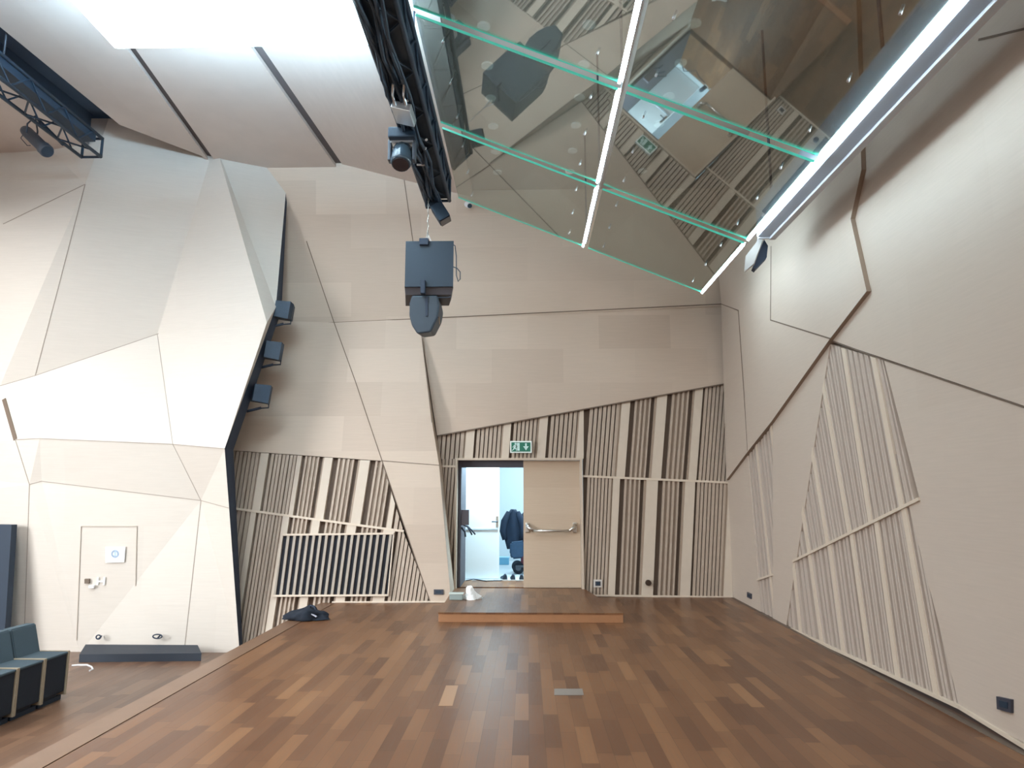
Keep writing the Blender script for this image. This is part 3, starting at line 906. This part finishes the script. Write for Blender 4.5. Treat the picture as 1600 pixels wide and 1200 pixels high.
# ------------------------------------------------------------------ hanging loudspeakers
SPY = 9.0
BC = mat('speaker_black', (0.016, 0.032, 0.052), 0.6, noise=0.15, nscale=120)
BC2 = mat('speaker_brown_lip', (0.055, 0.05, 0.058), 0.6)
c0 = onY(668, 290, SPY); c1 = onY(668, 378, SPY)
ch = thing('hoist_chain', 'thin steel chain holding the loudspeakers below the truss end', 'chain', c1)
mb = MB()
n = 26
for i in range(n):
    z = c1.z + (c0.z + .12 - c1.z) * i / (n - 1)
    a = i * math.pi / 2
    e = Vector((math.cos(a) * .008, math.sin(a) * .008, 0))
    pz = Vector((c1.x, SPY, z))
    mb.tube([pz - e + Vector((0, 0, -.016)), pz - e + Vector((0, 0, .016)), pz + e + Vector((0, 0, .016)), pz + e + Vector((0, 0, -.016))], .004, STEEL, 5)
mb.build('chain_links', ch)
mb = MB(); mb.tube([c1 + Vector((-.03, 0, 0)), c1 + Vector((0, 0, .14)), c1 + Vector((.05, 0, 0))], .006, ALU, 6); mb.build('shackle', ch)
a = onY(634, 377, SPY - .3); b = onY(708, 450, SPY - .3)
s1 = thing('loudspeaker', 'large square black loudspeaker cabinet hanging from the chain', 'loudspeaker', ((a.x + b.x) / 2, SPY, b.z))
yf, yb_ = SPY - .3, SPY + .3
A = [Vector((a.x, yf, a.z)), Vector((b.x, yf, a.z)), Vector((b.x - .005, yf, b.z + .03)), Vector((a.x, yf, b.z + .03))]
bt = onY(634, 461, SPY + .15).z
mb = MB()
A2 = [Vector((a.x, yf, a.z)), Vector((b.x, yf, a.z)), Vector((b.x, yf, b.z + .02)), Vector((a.x, yf, b.z + .02))]
SHX = (c1.x / SPY) * .6
mb.prism(A2, [Vector((p.x + SHX, yb_, p.z)) for p in A2], BC); mb.build('cabinet', s1)
mb = MB()
q = [(a.x, yf + .03, b.z + .02), (b.x, yf + .03, b.z + .02), (b.x + SHX, yb_, b.z + .02), (a.x + SHX, yb_, b.z + .02)]
e = [(a.x, yf + .06, b.z - .07), (b.x - .03, yf + .06, b.z - .07), (b.x - .03 + SHX, yb_, b.z - .07), (a.x + SHX, yb_, b.z - .07)]
mb.prism([Vector(p) for p in q], [Vector(p) for p in e], BC2); mb.build('base_lip', s1)
cx = c1.x
mb = MB(); mb.box((cx - .06, SPY - .34, a.z - .06), (cx + .06, SPY + .05, a.z + .03), NAVY, bev=.01)
mb.build('hanging_bracket', s1); mb = MB(); mb.box((cx - .03, SPY - .35, b.z - .08), (cx + .03, SPY - .27, b.z + .10), NAVY, bev=.01); mb.build('hanging_bracket', s1)
mb = MB()
c = onY(708, 380, SPY - .3); cab = [(702, 379), (711, 384), (713, 400), (713, 430), (716, 440), (719, 436), (719, 425), (714, 419), (708, 417)]
mb.tube([onY(x, y, SPY - .28) for x, y in cab], .007, BLACK, 6)
mb.tube([onY(x, y, SPY - .28) for x, y in ((705, 463), (700, 465), (684, 465))], .005, BLACK, 6); mb.build('cable', s1)
s2 = thing('loudspeaker', 'rounded dark loudspeaker hanging upside down below the square cabinet', 'loudspeaker', onY(662, 520, SPY))
ol = [(643, 461), (684, 461), (687, 478), (684, 496), (673, 519), (652, 522), (643, 508), (639, 492), (640, 474)]
A = [onY(x, y, SPY - .25) for x, y in ol]
cc_ = sum(A, Vector()) / len(A)
B = [Vector((cc_.x + (p.x - cc_.x) * .96, SPY + .22, cc_.z + (p.z - cc_.z) * .9 + .03)) for p in A]
mb = MB(); mb.prism(A, B, mat('speaker_shell', (0.028, 0.045, 0.065), 0.5))
es = [e for e in mb.bm.edges]
bmesh.ops.bevel(mb.bm, geom=es, offset=.025, segments=3, affect='EDGES', profile=.5)
sh = mb.build('shell', s2)
mb = MB()
q = [(664, 463), (669, 463), (668, 494), (665, 494)]
A = [onY(x, y, SPY - .262) for x, y in q]; mb.prism(A, [p + Vector((0, .03, 0)) for p in A], NAVY); mb.build('handle_slot', s2)
mb = MB(); mb.tube([onY(686, 495, SPY - .2), onY(687, 507, SPY - .2)], .006, mat('rust_tag', (.2, .12, .07), .6), 6); mb.tube([onY(682, 494, SPY - .2), onY(686, 496, SPY - .2)], .006, BLACK, 6); mb.build('cable_tail', s2)

# small camera on the upper wall
p = onY(731, 321, 11.66)
cc = thing('security_camera', 'small white camera on the upper back wall, right of the truss', 'camera', p)
mb = MB(); mb.tube([p + Vector((0, .09, .02)), p + Vector((0, .02, .02))], .03, WHITE, 12); mb.build('wall_mount', cc)
mb = MB(); mb.tube([p + Vector((-.02, .0, .03)), p + Vector((.0, -.03, .0)), p + Vector((.04, -.10, -.05))], [.05, .055, .045], WHITE, 14); b_ = mb.build('camera_body', cc)
mb = MB(); mb.tube([p + Vector((.04, -.10, -.05)), p + Vector((.045, -.112, -.056))], .04, BLACK, 14); mb.build('lens', b_)

# ------------------------------------------------------------------ three small speakers on the dark wall edge
for i, (x, y, rot, lab) in enumerate([(444, 487, 0.2, 'small black wall loudspeaker on the faceted wall edge, topmost of three'),
                                      (428, 550, 0.35, 'small black wall loudspeaker on the faceted wall edge, middle of three'),
                                      (409, 617, 0.5, 'small black wall loudspeaker on the faceted wall edge, lowest of three')]):
    p = onY(x, y, 11.42 - .13 * i)
    s_ = thing('wall_speaker', lab, 'loudspeaker', p, 'small loudspeakers along the faceted wall edge')
    R = Matrix.Rotation(rot, 3, 'Z') @ Matrix.Rotation(0.12, 3, 'Y')
    mb = MB()
    f_ = [Vector(v) for v in ((-.14, -.13, -.13), (.10, -.15, -.145), (.14, -.05, -.13), (.14, .13, -.12), (-.14, .13, -.12))]
    u_ = [Vector((v.x, v.y, -v.z + .01)) for v in f_]
    mb.prism([R @ v + p for v in f_], [R @ v + p for v in u_], BLACK); mb.build('cabinet', s_)
    mb = MB()
    mb.tube([p + Vector((.12, 0, -.13)), p + Vector((.12, 0, -.21)), p + Vector((-.05, 0, -.22)), p + Vector((-.2, 0, -.27))], .012, NAVY, 6)
    mb.tube([p + Vector((0, 0, -.21)), p + Vector((-.22, -.02, -.27))], .022, NAVY, 8)
    mb.build('bracket', s_)

# ------------------------------------------------------------------ step platform
sp_ = thing('step_platform', 'low wooden step platform in front of the doorway', 'platform', (0, 10.6, 0))
yfr = onZ(830, 973, 0).y
xl, xr = onZ(684, 973, 0).x, onZ(974, 973, 0).x
A = [(xl, yfr, .128), (xr, yfr, .128), (0.93, 12.2, .128), (-1.25, 12.2, .128)]
mb = MB(); mb.prism([Vector(p) for p in A], [Vector(p) - Vector((0, 0, .02)) for p in A], PARQ); mb.build('platform_top', sp_)
RIS = mat('riser_wood', (0.36, 0.175, 0.085), 0.42, noise=.15, nscale=8)
mb = MB(); A = [(xl + .005, yfr + .006, .108), (xr - .005, yfr + .006, .108), (0.92, 12.19, .108), (-1.24, 12.19, .108)]
mb.prism([Vector(p) for p in A], [Vector((p[0], p[1], 0.002)) for p in A], RIS); mb.build('riser', sp_)

# ------------------------------------------------------------------ room behind the doors
mb = MB()
mb.box((-2.2, 12.33, 0.0), (1.6, 13.28, .13), PARQ)
BF = mat('lobby_floor', (0.55, 0.6, 0.62), 0.4)
mb.box((-2.2, 13.28, 0.0), (1.6, 17, .13), BF)
struct(mb.build('floor_lobby'))
LW = mat('lobby_wall', (0.52, 0.57, 0.60), 0.7)
mb = MB(); mb.box((-2.4, 12.37, 0), (-2.2, 17, 3.2), LW); mb.box((1.6, 12.37, 0), (1.8, 17, 3.2), LW); mb.box((-2.4, 17, 0), (1.8, 17.2, 3.2), LW)
mb.box((-2.4, 12.37, 3.0), (1.8, 17.2, 3.2), LW)
struct(mb.build('wall_lobby'))
# white door standing open in the lobby
wl, wr = onY(716, 850, 13.42).x, onY(780, 850, 13.42).x
zt_ = onY(750, 700, 13.42).z; zr_ = onY(750, 827, 13.42).z
wd = thing('lobby_door', 'bright white door leaf standing in the room behind the doorway', 'door', ((wl + wr) / 2, 13.44, .13))
WD = mat('lobby_door_white', (0.80, 0.86, 0.88), 0.4)
mb = MB(); mb.box((wl - .25, 13.42, .14), (wr, 13.47, zt_), WD, bev=.004); mb.build('door_leaf', wd)
mb = MB(); mb.box((wl - .2, 13.405, zr_ - .012), (wr - .02, 13.42, zr_ + .012), mat('door_rail_blue', (.5, .58, .64), .4)); mb.build('rail', wd)
mb = MB(); hx = onY(777, 815, 13.40)
mb.box((hx.x - .02, 13.405, hx.z - .1), (hx.x + .02, 13.42, hx.z + .1), STEEL); mb.tube([(hx.x, 13.405, hx.z), (hx.x, 13.35, hx.z), (hx.x - .1, 13.35, hx.z)], .012, GREYM, 8); mb.build('door_handle', wd)

# jackets on hooks
def jacket(px0, px1, pyt, pyb, Y, label, m):
    j = thing('hanging_jacket', label, 'jacket', onY((px0 + px1) / 2, pyb, Y), 'jackets hanging in the lobby')
    c = [onY((px0 + px1) / 2, pyt + (pyb - pyt) * f, Y) for f in (0, .06, .14, .3, .55, .8, 1)]
    hw = (onY(px1, pyb, Y).x - onY(px0, pyb, Y).x) / 2
    ws = [.28, .45, .62, .8, .95, .8, .62]
    mb = MB(); rings = []
    for p, w in zip(c, ws):
        ring = []
        for k in range(28):
            t = 2 * math.pi * k / 28
            fold = 1 + .10 * math.sin(5 * t + p.z * 3)
            ring.append(mb.bm.verts.new((p.x + hw * w * fold * math.cos(t), p.y + .14 * fold * math.sin(t), p.z + .02 * math.sin(3 * t))))
        rings.append(ring)
    k_ = mb.mi(m)
    for a, b in zip(rings[:-1], rings[1:]):
        for k in range(28):
            f = mb.bm.faces.new((a[k], a[(k + 1) % 28], b[(k + 1) % 28], b[k])); f.smooth = True
    mb.bm.faces.new(rings[0][::-1]); mb.bm.faces.new(rings[-1])
    mb.build('jacket_body', j)
    mb = MB()
    for s_ in (-1, 1):
        mb.tube([c[1] + Vector((s_ * hw * .4, -.05, 0)), c[3] + Vector((s_ * hw * .85, -.1, 0)), c[4] + Vector((s_ * hw * 1.0, -.1, 0)), c[5] + Vector((s_ * hw * .8, -.1, .02))], [.06, .075, .07, .055], m, 10)
    mb.build('sleeve', j)
JK = mat('jacket_navy', (0.004, 0.014, 0.035), 0.85, noise=.3, nscale=12)
jacket(786, 818, 797, 856, 14.9, 'dark navy jacket hanging in the room behind the doorway', JK)
jacket(806, 836, 802, 850, 15.3, 'darker jacket half hidden behind the closed door leaf', JK)
# trousers / bag hanging below: a dark garment bag
p = onY(808, 878, 14.5)
mb = MB(); q = [(797, 848), (819, 845), (818, 872), (800, 874), (796, 866)]
A = [onY(x, y, 13.98) for x, y in q]; mb.prism(A, [v + Vector((0, .2, 0)) for v in A], mat('garment_blue', (.012, .04, .085), .8, noise=.3, nscale=20))
bmesh.ops.bevel(mb.bm, geom=list(mb.bm.edges), offset=.03, segments=2, affect='EDGES')
tag(mb.build('garment_bag'), 'blue garment bag hanging under the navy jacket in the lobby', 'bag')
# wheeled cart
cart = thing('wheeled_cart', 'small dark red cart on rubber wheels in the room behind the doorway', 'cart', onY(815, 889, 14.4))
for k, (x, Y) in enumerate(((810, 14.3), (826, 14.3), (808, 14.65))):
    p = onY(x, 880, 14.3); p.y = Y; p.z = .13 + .115
    mb = MB(); mb.tube([p + Vector((0, -.025, 0)), p + Vector((0, .025, 0))], .115, BLACKR, 22); w_ = mb.build('wheel', cart)
    mb = MB(); mb.tube([p + Vector((0, -.03, 0)), p + Vector((0, .03, 0))], .055, GREYM, 16); mb.build('hub', w_)
c = onY(812, 866, 14.45)
mb = MB(); mb.box((c.x - .08, 14.25, .26), (c.x + .45, 14.7, .30), GREYM, bev=.01); mb.build('cart_frame', cart)
mb = MB(); mb.box((c.x + .02, 14.3, .30), (c.x + .42, 14.9, .52), mat('cart_red', (.10, .015, .03), .5), bev=.03); mb.build('cart_body', cart)
# shoes
SHO = mat('shoe_navy', (.02, .04, .07), .6)
SOLE = mat('shoe_sole', (.7, .74, .76), .6)
for i, (x, rot, lab) in enumerate([(787, .3, 'dark shoe on the lobby floor beside the white door leaf'), (801, .1, 'dark shoe in the middle of three on the lobby floor'), (815, .0, 'dark shoe on the lobby floor nearest the closed door leaf')]):
    p = onZ(x, 906, .13)
    t = thing('shoe', lab, 'shoe', p, 'shoes inside the doorway')
    R = Matrix.Rotation(rot, 3, 'Z')
    prof = [(-.13, .035, .085), (-.10, .042, .105), (-.03, .040, .075), (.04, .045, .055), (.10, .042, .045), (.135, .02, .03)]
    mb = MB(); rings = []
    for (l, w_, h_) in prof:
        rings.append([mb.bm.verts.new(R @ Vector((w_ * math.cos(u), l, .018 + h_ * max(0, math.sin(u)))) + p) for u in [math.pi * k / 8 for k in range(9)]])
    mb.mi(SHO)
    for a, b in zip(rings[:-1], rings[1:]):
        for k in range(8): mb.bm.faces.new((a[k], a[k + 1], b[k + 1], b[k])).smooth = True
        mb.bm.faces.new((a[0], b[0], b[8], a[8]))
    mb.bm.faces.new(rings[0]); mb.bm.faces.new(rings[-1][::-1])
    mb.build('upper', t)
    mb = MB(); q = [(-.045, -.135), (.045, -.135), (.042, -.02), (.05, .05), (.03, .14), (-.03, .14), (-.05, .05), (-.042, -.02)]
    A = [R @ Vector((x_, y_, .02)) + p for x_, y_ in q]; mb.prism(A, [v - Vector((0, 0, .018)) for v in A], SOLE); mb.build('sole', t)
# blue crate on the lobby floor
p = onZ(787, 882, .13)
mb = MB(); mb.box((-.12, -.1, .001), (.12, .1, .16), mat('crate_blue', (.16, .42, .60), .5), None, p, bev=.01); mb.box((-.13, -.11, .15), (.13, .11, .17), mat('crate_rim', (.35, .62, .78), .5), None, p, bev=.005)
tag(mb.build('storage_crate'), 'small light blue crate on the lobby floor behind the shoes', 'crate')
mb = MB(); mb.tube([onZ(x, y, .138) for x, y in ((728, 907), (740, 905), (748, 906), (760, 908), (772, 907), (784, 907))], .008, NAVY, 6)
tag(mb.build('floor_cable'), 'thin dark cable lying on the floor inside the doorway', 'cable')

# ------------------------------------------------------------------ small things at the doorway
p = onZ(737, 936, .128)
mb = MB()
rings = []
prof = [(0, .14), (.03, .125), (.07, .085), (.12, .06), (.165, .05), (.185, .03)]
for z, r in prof:
    rings.append([mb.bm.verts.new((p.x + r * (1 + .28 * math.sin(3 * t + z * 25)) * math.cos(t) - z * .15, p.y + .8 * r * (1 + .2 * math.cos(4 * t)) * math.sin(t), .130 + z + .012 * math.sin(5 * t))) for t in [2 * math.pi * k / 20 for k in range(20)]])
mb.mi(mat('tissue_white', (.86, .87, .86), .8))
for a, b in zip(rings[:-1], rings[1:]):
    for k in range(20): mb.bm.faces.new((a[k], a[(k + 1) % 20], b[(k + 1) % 20], b[k]))
mb.bm.faces.new(rings[-1]); mb.bm.faces.new(rings[0][::-1])
tag(mb.build('crumpled_paper'), 'crumpled white paper on the step platform at the left door jamb', 'paper')
p = onZ(713, 937, .128)
bx = thing('plastic_tub', 'clear pale green plastic tub with a lid beside the crumpled paper', 'tub', p)
mb = MB(); mb.box((-.10, -.06, .001), (.10, .06, .085), mat('tub_clear', (.30, .36, .35), .25), None, p, bev=.012); mb.build('tub_body', bx)
mb = MB(); mb.box((-.11, -.07, .085), (.11, .07, .10), mat('tub_lid', (.62, .70, .66), .35), None, p, bev=.006); mb.build('lid', bx)

# black bag on the stage edge
p = onZ(478, 968, 0)
bag = thing('black_bag', 'crumpled black cloth bag on the back left edge of the stage', 'bag', p)
mb = MB()
r = bmesh.ops.create_icosphere(mb.bm, subdivisions=4, radius=1)
rnd = random.Random(3)
from mathutils import noise as mn
for v in r['verts']:
    d = v.co.copy()
    k = 1 + .38 * mn.noise(d * 1.6 + Vector((3, 1, 2))) + .16 * mn.noise(d * 4.2)
    x, y, z = d.x * .27 * k, d.y * .17 * k, d.z * .13 * k
    if z < 0: z *= .15
    z += .05 * math.exp(-((x - .03) / .09) ** 2) * (d.z > 0.2) * 1.2
    v.co = p + Vector((x, y, max(.004, z + .015)))
mb.mi(BLACKR)
mb.build('bag_cloth', bag, True)
mb = MB(); mb.tube([p + Vector((.05, -.03, .13)), p + Vector((.07, -.04, .19)), p + Vector((.12, -.05, .18)), p + Vector((.15, -.05, .10)), p + Vector((.22, -.04, .04))], .014, NAVY, 8); mb.build('strap', bag)
mb = MB(); mb.box((-.04, -.02, 0), (.04, .02, .012), mat('tag_pale', (.55, .56, .66), .5), Matrix.Rotation(.5, 3, 'Y'), p + Vector((.14, -.11, .07))); mb.build('tag', bag)
# metal plate in the floor
mb = MB(); A = [onZ(866, 1076, .003), onZ(910, 1076, .003), onZ(912, 1086, .003), onZ(866, 1086, .003)]
mb.prism(A, [v - Vector((0, 0, .0025)) for v in A], mat('plate_steel', (.36, .34, .32), .35, .6))
tag(mb.build('floor_plate'), 'small grey metal plate set into the middle of the stage floor', 'plate')
mb = MB(); A = [onZ(697, 1071, .0015), onZ(716, 1071, .0015), onZ(707, 1103, .0015), onZ(685, 1103, .0015)]
mb.prism(A, [v - Vector((0, 0, .001)) for v in A], mat('light_block', (.38, .21, .11), .35))
tag(mb.build('floor_block'), 'single pale wooden block among the darker stage floorboards', 'floorboard')

# sockets
def socket(pl, pts, label, m, frame=None, off=0.02, nm='wall_socket'):
    c = pl.to3(pl.px(sum(p[0] for p in pts) / len(pts), sum(p[1] for p in pts) / len(pts)))
    t = thing(nm, label, 'socket', c)
    q = [pl.px(*p) for p in pts]; cx_ = (sum(p[0] for p in q) / 4, sum(p[1] for p in q) / 4)
    mb = MB()
    if frame:
        o = [(cx_[0] + (p[0] - cx_[0]) * 1.7, cx_[1] + (p[1] - cx_[1]) * 1.7) for p in q]
        slab(mb, pl, o, off - .006, 0, frame); mb.build('mounting_plate', t); mb = MB()
    slab(mb, pl, q, off, 0, m); mb.build('cover_plate', t)
    i_ = [(cx_[0] + (p[0] - cx_[0]) * .6, cx_[1] + (p[1] - cx_[1]) * .5) for p in q]
    mb = MB(); slab(mb, pl, i_, off + .004, off, BLACK); mb.build('insert', t)
SK = mat('socket_dark', (.045, .05, .07), .4)
socket(PT, [(678, 921), (693, 921), (693, 929), (678, 929)], 'dark wall socket low on the wall between vent and doorway', SK)
socket(PD, [(930, 908), (938, 908), (938, 915), (930, 915)], 'dark socket on a pale plate right of the doorway', SK, mat('plate_pale', (.62, .58, .54), .5), .03)
socket(PR, [(1169, 925), (1175, 928), (1175, 936), (1169, 933)], 'tiny dark socket low on the right wall near the corner', SK)
socket(PR, [(1561, 1088), (1584, 1093), (1584, 1114), (1562, 1108)], 'dark square wall socket at the lower right of the photo', SK)
p = PD.to3(PD.px(1012, 910), 0.01)
kn = thing('wall_fitting', 'small round brown knob on a pale batten right of the doorway', 'fitting', p)
mb = MB(); mb.tube([p, p + Vector((0, -.03, 0))], .03, mat('knob_brown', (.05, .03, .022), .4), 14); mb.build('knob_base', kn)
mb = MB(); mb.tube([p + Vector((0, -.03, 0)), p + Vector((.005, -.07, 0))], [.05, .045], MATS['knob_brown'], 14); mb.build('knob_head', kn)

# ------------------------------------------------------------------ hall floor objects
mb = MB()
A = [onZ(123, 1035, ZA), onZ(314, 1033, ZA)]
zt_ = ZA + .11
f0, f1 = A
b0 = Vector((f0.x - .12, f0.y + .62, ZA)); b1 = Vector((f1.x - .1, f1.y + .62, ZA))
b0, b1 = onZ(128, 1009.5, ZA), onZ(312, 1010, ZA)
b0.y = b1.y = 10.98
b0.x = onZ(134, 1003, zt_).x * 10.98 / onZ(134, 1003, zt_).y; b1.x = onZ(309, 1005, zt_).x * 10.98 / onZ(309, 1005, zt_).y
U_ = Vector((0, 0, .11))
mb.prism([f0 + Vector((0, 0, .001)), f1 + Vector((0, 0, .001)), b1, b0], [f0 + U_, f1 + U_, b1 + U_ * 1.3, b0 + U_ * 1.3], mat('platform_black', (.015, .023, .037), .6))
tag(mb.build('black_platform'), 'low black platform on the hall floor against the faceted wall', 'platform')
for x, y, lab in ((155, 995, 'small dark cable loop at the wall above the left end of the low black platform'), (247, 994, 'small dark cable loop at the wall above the middle of the low black platform')):
    p = onY(x, y, 11.06)
    mb = MB(); w_ = .07 if x > 200 else .035
    mb.tube([p + Vector((w_ * math.cos(t * math.pi / 8), -.02, .03 * math.sin(t * math.pi / 8))) for t in range(17)], .010, NAVY, 6)
    mb.tube([p + Vector((0, .06, 0)), p + Vector((0, -.02, -.03))], .012, NAVY, 6)
    tag(mb.build('cable_loop'), lab, 'cable')
mb = MB(); mb.tube([onZ(x, y, ZA + .01) for x, y in ((112, 1040), (122, 1039), (136, 1039), (143, 1042), (145, 1046), (140, 1048))], .012, WHITE, 6)
tag(mb.build('white_cable'), 'white cable end lying on the hall floor near the seats', 'cable')

# seats
SEATF = mat('seat_fabric', (.012, .018, .028), .9, noise=.25, nscale=80)
SEATT = mat('seat_fabric_lighter', (.055, .085, .105), .9, noise=.1, nscale=60)  # lighter blue-grey cloth for cushion tops and backrests
SEATW = mat('seat_plywood', (.36, .30, .215), .55)
XF = -5.48; PIT = .43; SH = .54


def make_seat(label):
    root = thing('theatre_seat', label, 'seat', (0, 0, 0), 'theatre seats in the hall')
    y0, y1 = -PIT / 2, PIT / 2
    mb = MB(); mb.box((-.42, y0 + .03, .09), (-.012, y1 - .03, SH - .015), SEATF, bev=.015); mb.build('seat_box', root)
    mb = MB(); mb.box((-.42, y0 + .025, SH - .03), (-.005, y1 - .025, SH), SEATT, bev=.012); mb.build('seat_cushion', root)
    mb = MB()
    f_ = [Vector(v) for v in ((-.34, y0 + .012, SH - .05), (-.34, y1 - .012, SH - .05), (-.46, y1 - .012, SH - .05), (-.46, y0 + .012, SH - .05))]
    u_ = [Vector((v.x - .10, v.y, SH + .32)) for v in f_]
    mb.prism(f_, u_, SEATT)
    bmesh.ops.bevel(mb.bm, geom=list(mb.bm.edges), offset=.012, segments=2, affect='EDGES'); mb.build('backrest', root)
    for y in (y0 + .011, y1 - .011):
        mb = MB(); mb.box((-.45, y - .0105, .05), (0.0, y + .0105, SH + .005), SEATW, bev=.004); mb.build('side_panel', root)
    mb = MB(); mb.box((-.36, -.12, 0.0), (-.06, .12, .095), BLACK); mb.box((-.1, y0 + .02, .0), (-.05, y1 - .02, .05), BLACK); mb.build('foot', root)
    return root


def dup(root, loc, label):
    r = root.copy(); COL.objects.link(r); r.location = loc; r['label'] = label
    for c in list(root.children):
        k = c.copy(); COL.objects.link(k); k.parent = r
    return r


Y0 = 8.69 - PIT / 2
seat = make_seat('dark theatre seat with plywood sides at the aisle end nearest the black platform')
dup(seat, (XF, Y0 - PIT, ZA), 'dark theatre seat, second from the aisle end of the front row')
dup(seat, (XF, Y0 - 2 * PIT, ZA), 'third theatre seat of the front row, cut off by the left photo edge')
dup(seat, (XF - 1.0, Y0 + .35, ZA), 'theatre seat of the row behind, only its backrest showing at the left edge')
seat.location = (XF, Y0, ZA)

# ------------------------------------------------------------------ lights
def area(name, loc, tgt, sx, sy, power, col, spread=180):
    l = bpy.data.lights.new(name, 'AREA'); l.shape = 'RECTANGLE'; l.size = sx; l.size_y = sy
    l.energy = power; l.color = col; l.spread = math.radians(spread)
    o = bpy.data.objects.new(name, l); COL.objects.link(o); o.location = loc
    d = Vector(tgt) - Vector(loc)
    o.rotation_euler = d.to_track_quat('-Z', 'Y').to_euler()
    return o


# ceiling floodlight, seen blown out at the top of the photo
FLD = mat('flood_diffuser', (1, 1, 1), .5, emit=(.66, .88, 1.0), es=9)
FLU = mat('flood_ceiling_glow', (1, 1, 1), .5, emit=(.50, .78, 1.0), es=88)  # added glowing top face, brightens the ceiling in place of glare
for i, (x0, x1, lab) in enumerate(((-4.50, -3.10, 'glaring white floodlight below the ceiling, left of the other one'), (-3.02, -1.70, 'glaring white floodlight below the ceiling, nearest the black truss'))):
    x = (x0 + x1) / 2
    fp = thing('ceiling_floodlight', lab, 'ceiling light', (x, 6.0, 6.5), 'glaring ceiling floodlights')
    mb = MB(); mb.box((x0, 5.3, 6.50), (x1, 6.95, 6.58), FLD, bev=.03); mb.build('diffuser', fp)
    mb = MB(); mb.box((x0 + .05, 5.35, 6.585), (x1 - .05, 6.9, 6.60), FLU); mb.build('ceiling_glow_panel', fp)
    mb = MB(); mb.box((x - .12, 5.6, 6.602), (x + .12, 6.5, 6.70), GREYM, bev=.01); mb.build('lamp_housing', fp)
    mb = MB(); mb.tube([(x, 6.1, 6.7), (x, 6.1, 7.45)], .02, GREYM, 8); mb.build('hanger_rod', fp)

area('hall_downlights', (-9.6, 7.6, 7.3), (-9.2, 8.2, 0), 2.5, 2.5, 200, (1.0, .98, .95), 135)
area('hall_downlights_near', (-5.2, 3.0, 7.3), (-5.0, 4.2, 0), 3.0, 3.0, 470, (.97, .99, 1.0), 140)
area('hall_left_fill', (-13.2, 2.6, 3.0), (-5.6, 11.0, 0.2), 5.5, 4.5, 470, (.96, .985, 1.0), 84)  # added broad fill from the left; the hall wall has no window
area('rear_fill', (-1.0, -3.5, 4.6), (1.6, 8, 1.2), 5.0, 3.0, 170, (1.0, .95, .90), 150)  # added general fill behind the camera for stage and right wall

area('lobby_daylight', (0.2, 15.2, 2.95), (0.0, 15.1, 0), 2.6, 2.4, 120, (.66, .87, 1.0))
area('lobby_door_fill', (-0.2, 12.8, 2.9), (-0.2, 13.1, 1.0), 1.8, .5, 170, (.62, .88, 1.0))  # added fill inside the doorway, whitens the front of the lobby door

w_ = bpy.data.worlds.new('world'); sc.world = w_; w_.use_nodes = True
w_.node_tree.nodes['Background'].inputs[0].default_value = (.6, .65, .7, 1)
w_.node_tree.nodes['Background'].inputs[1].default_value = .2
vs = sc.view_settings
vs.view_transform = 'Standard'; vs.look = 'None'; vs.gamma = 1; vs.use_curve_mapping = False
vs.exposure = 0.06
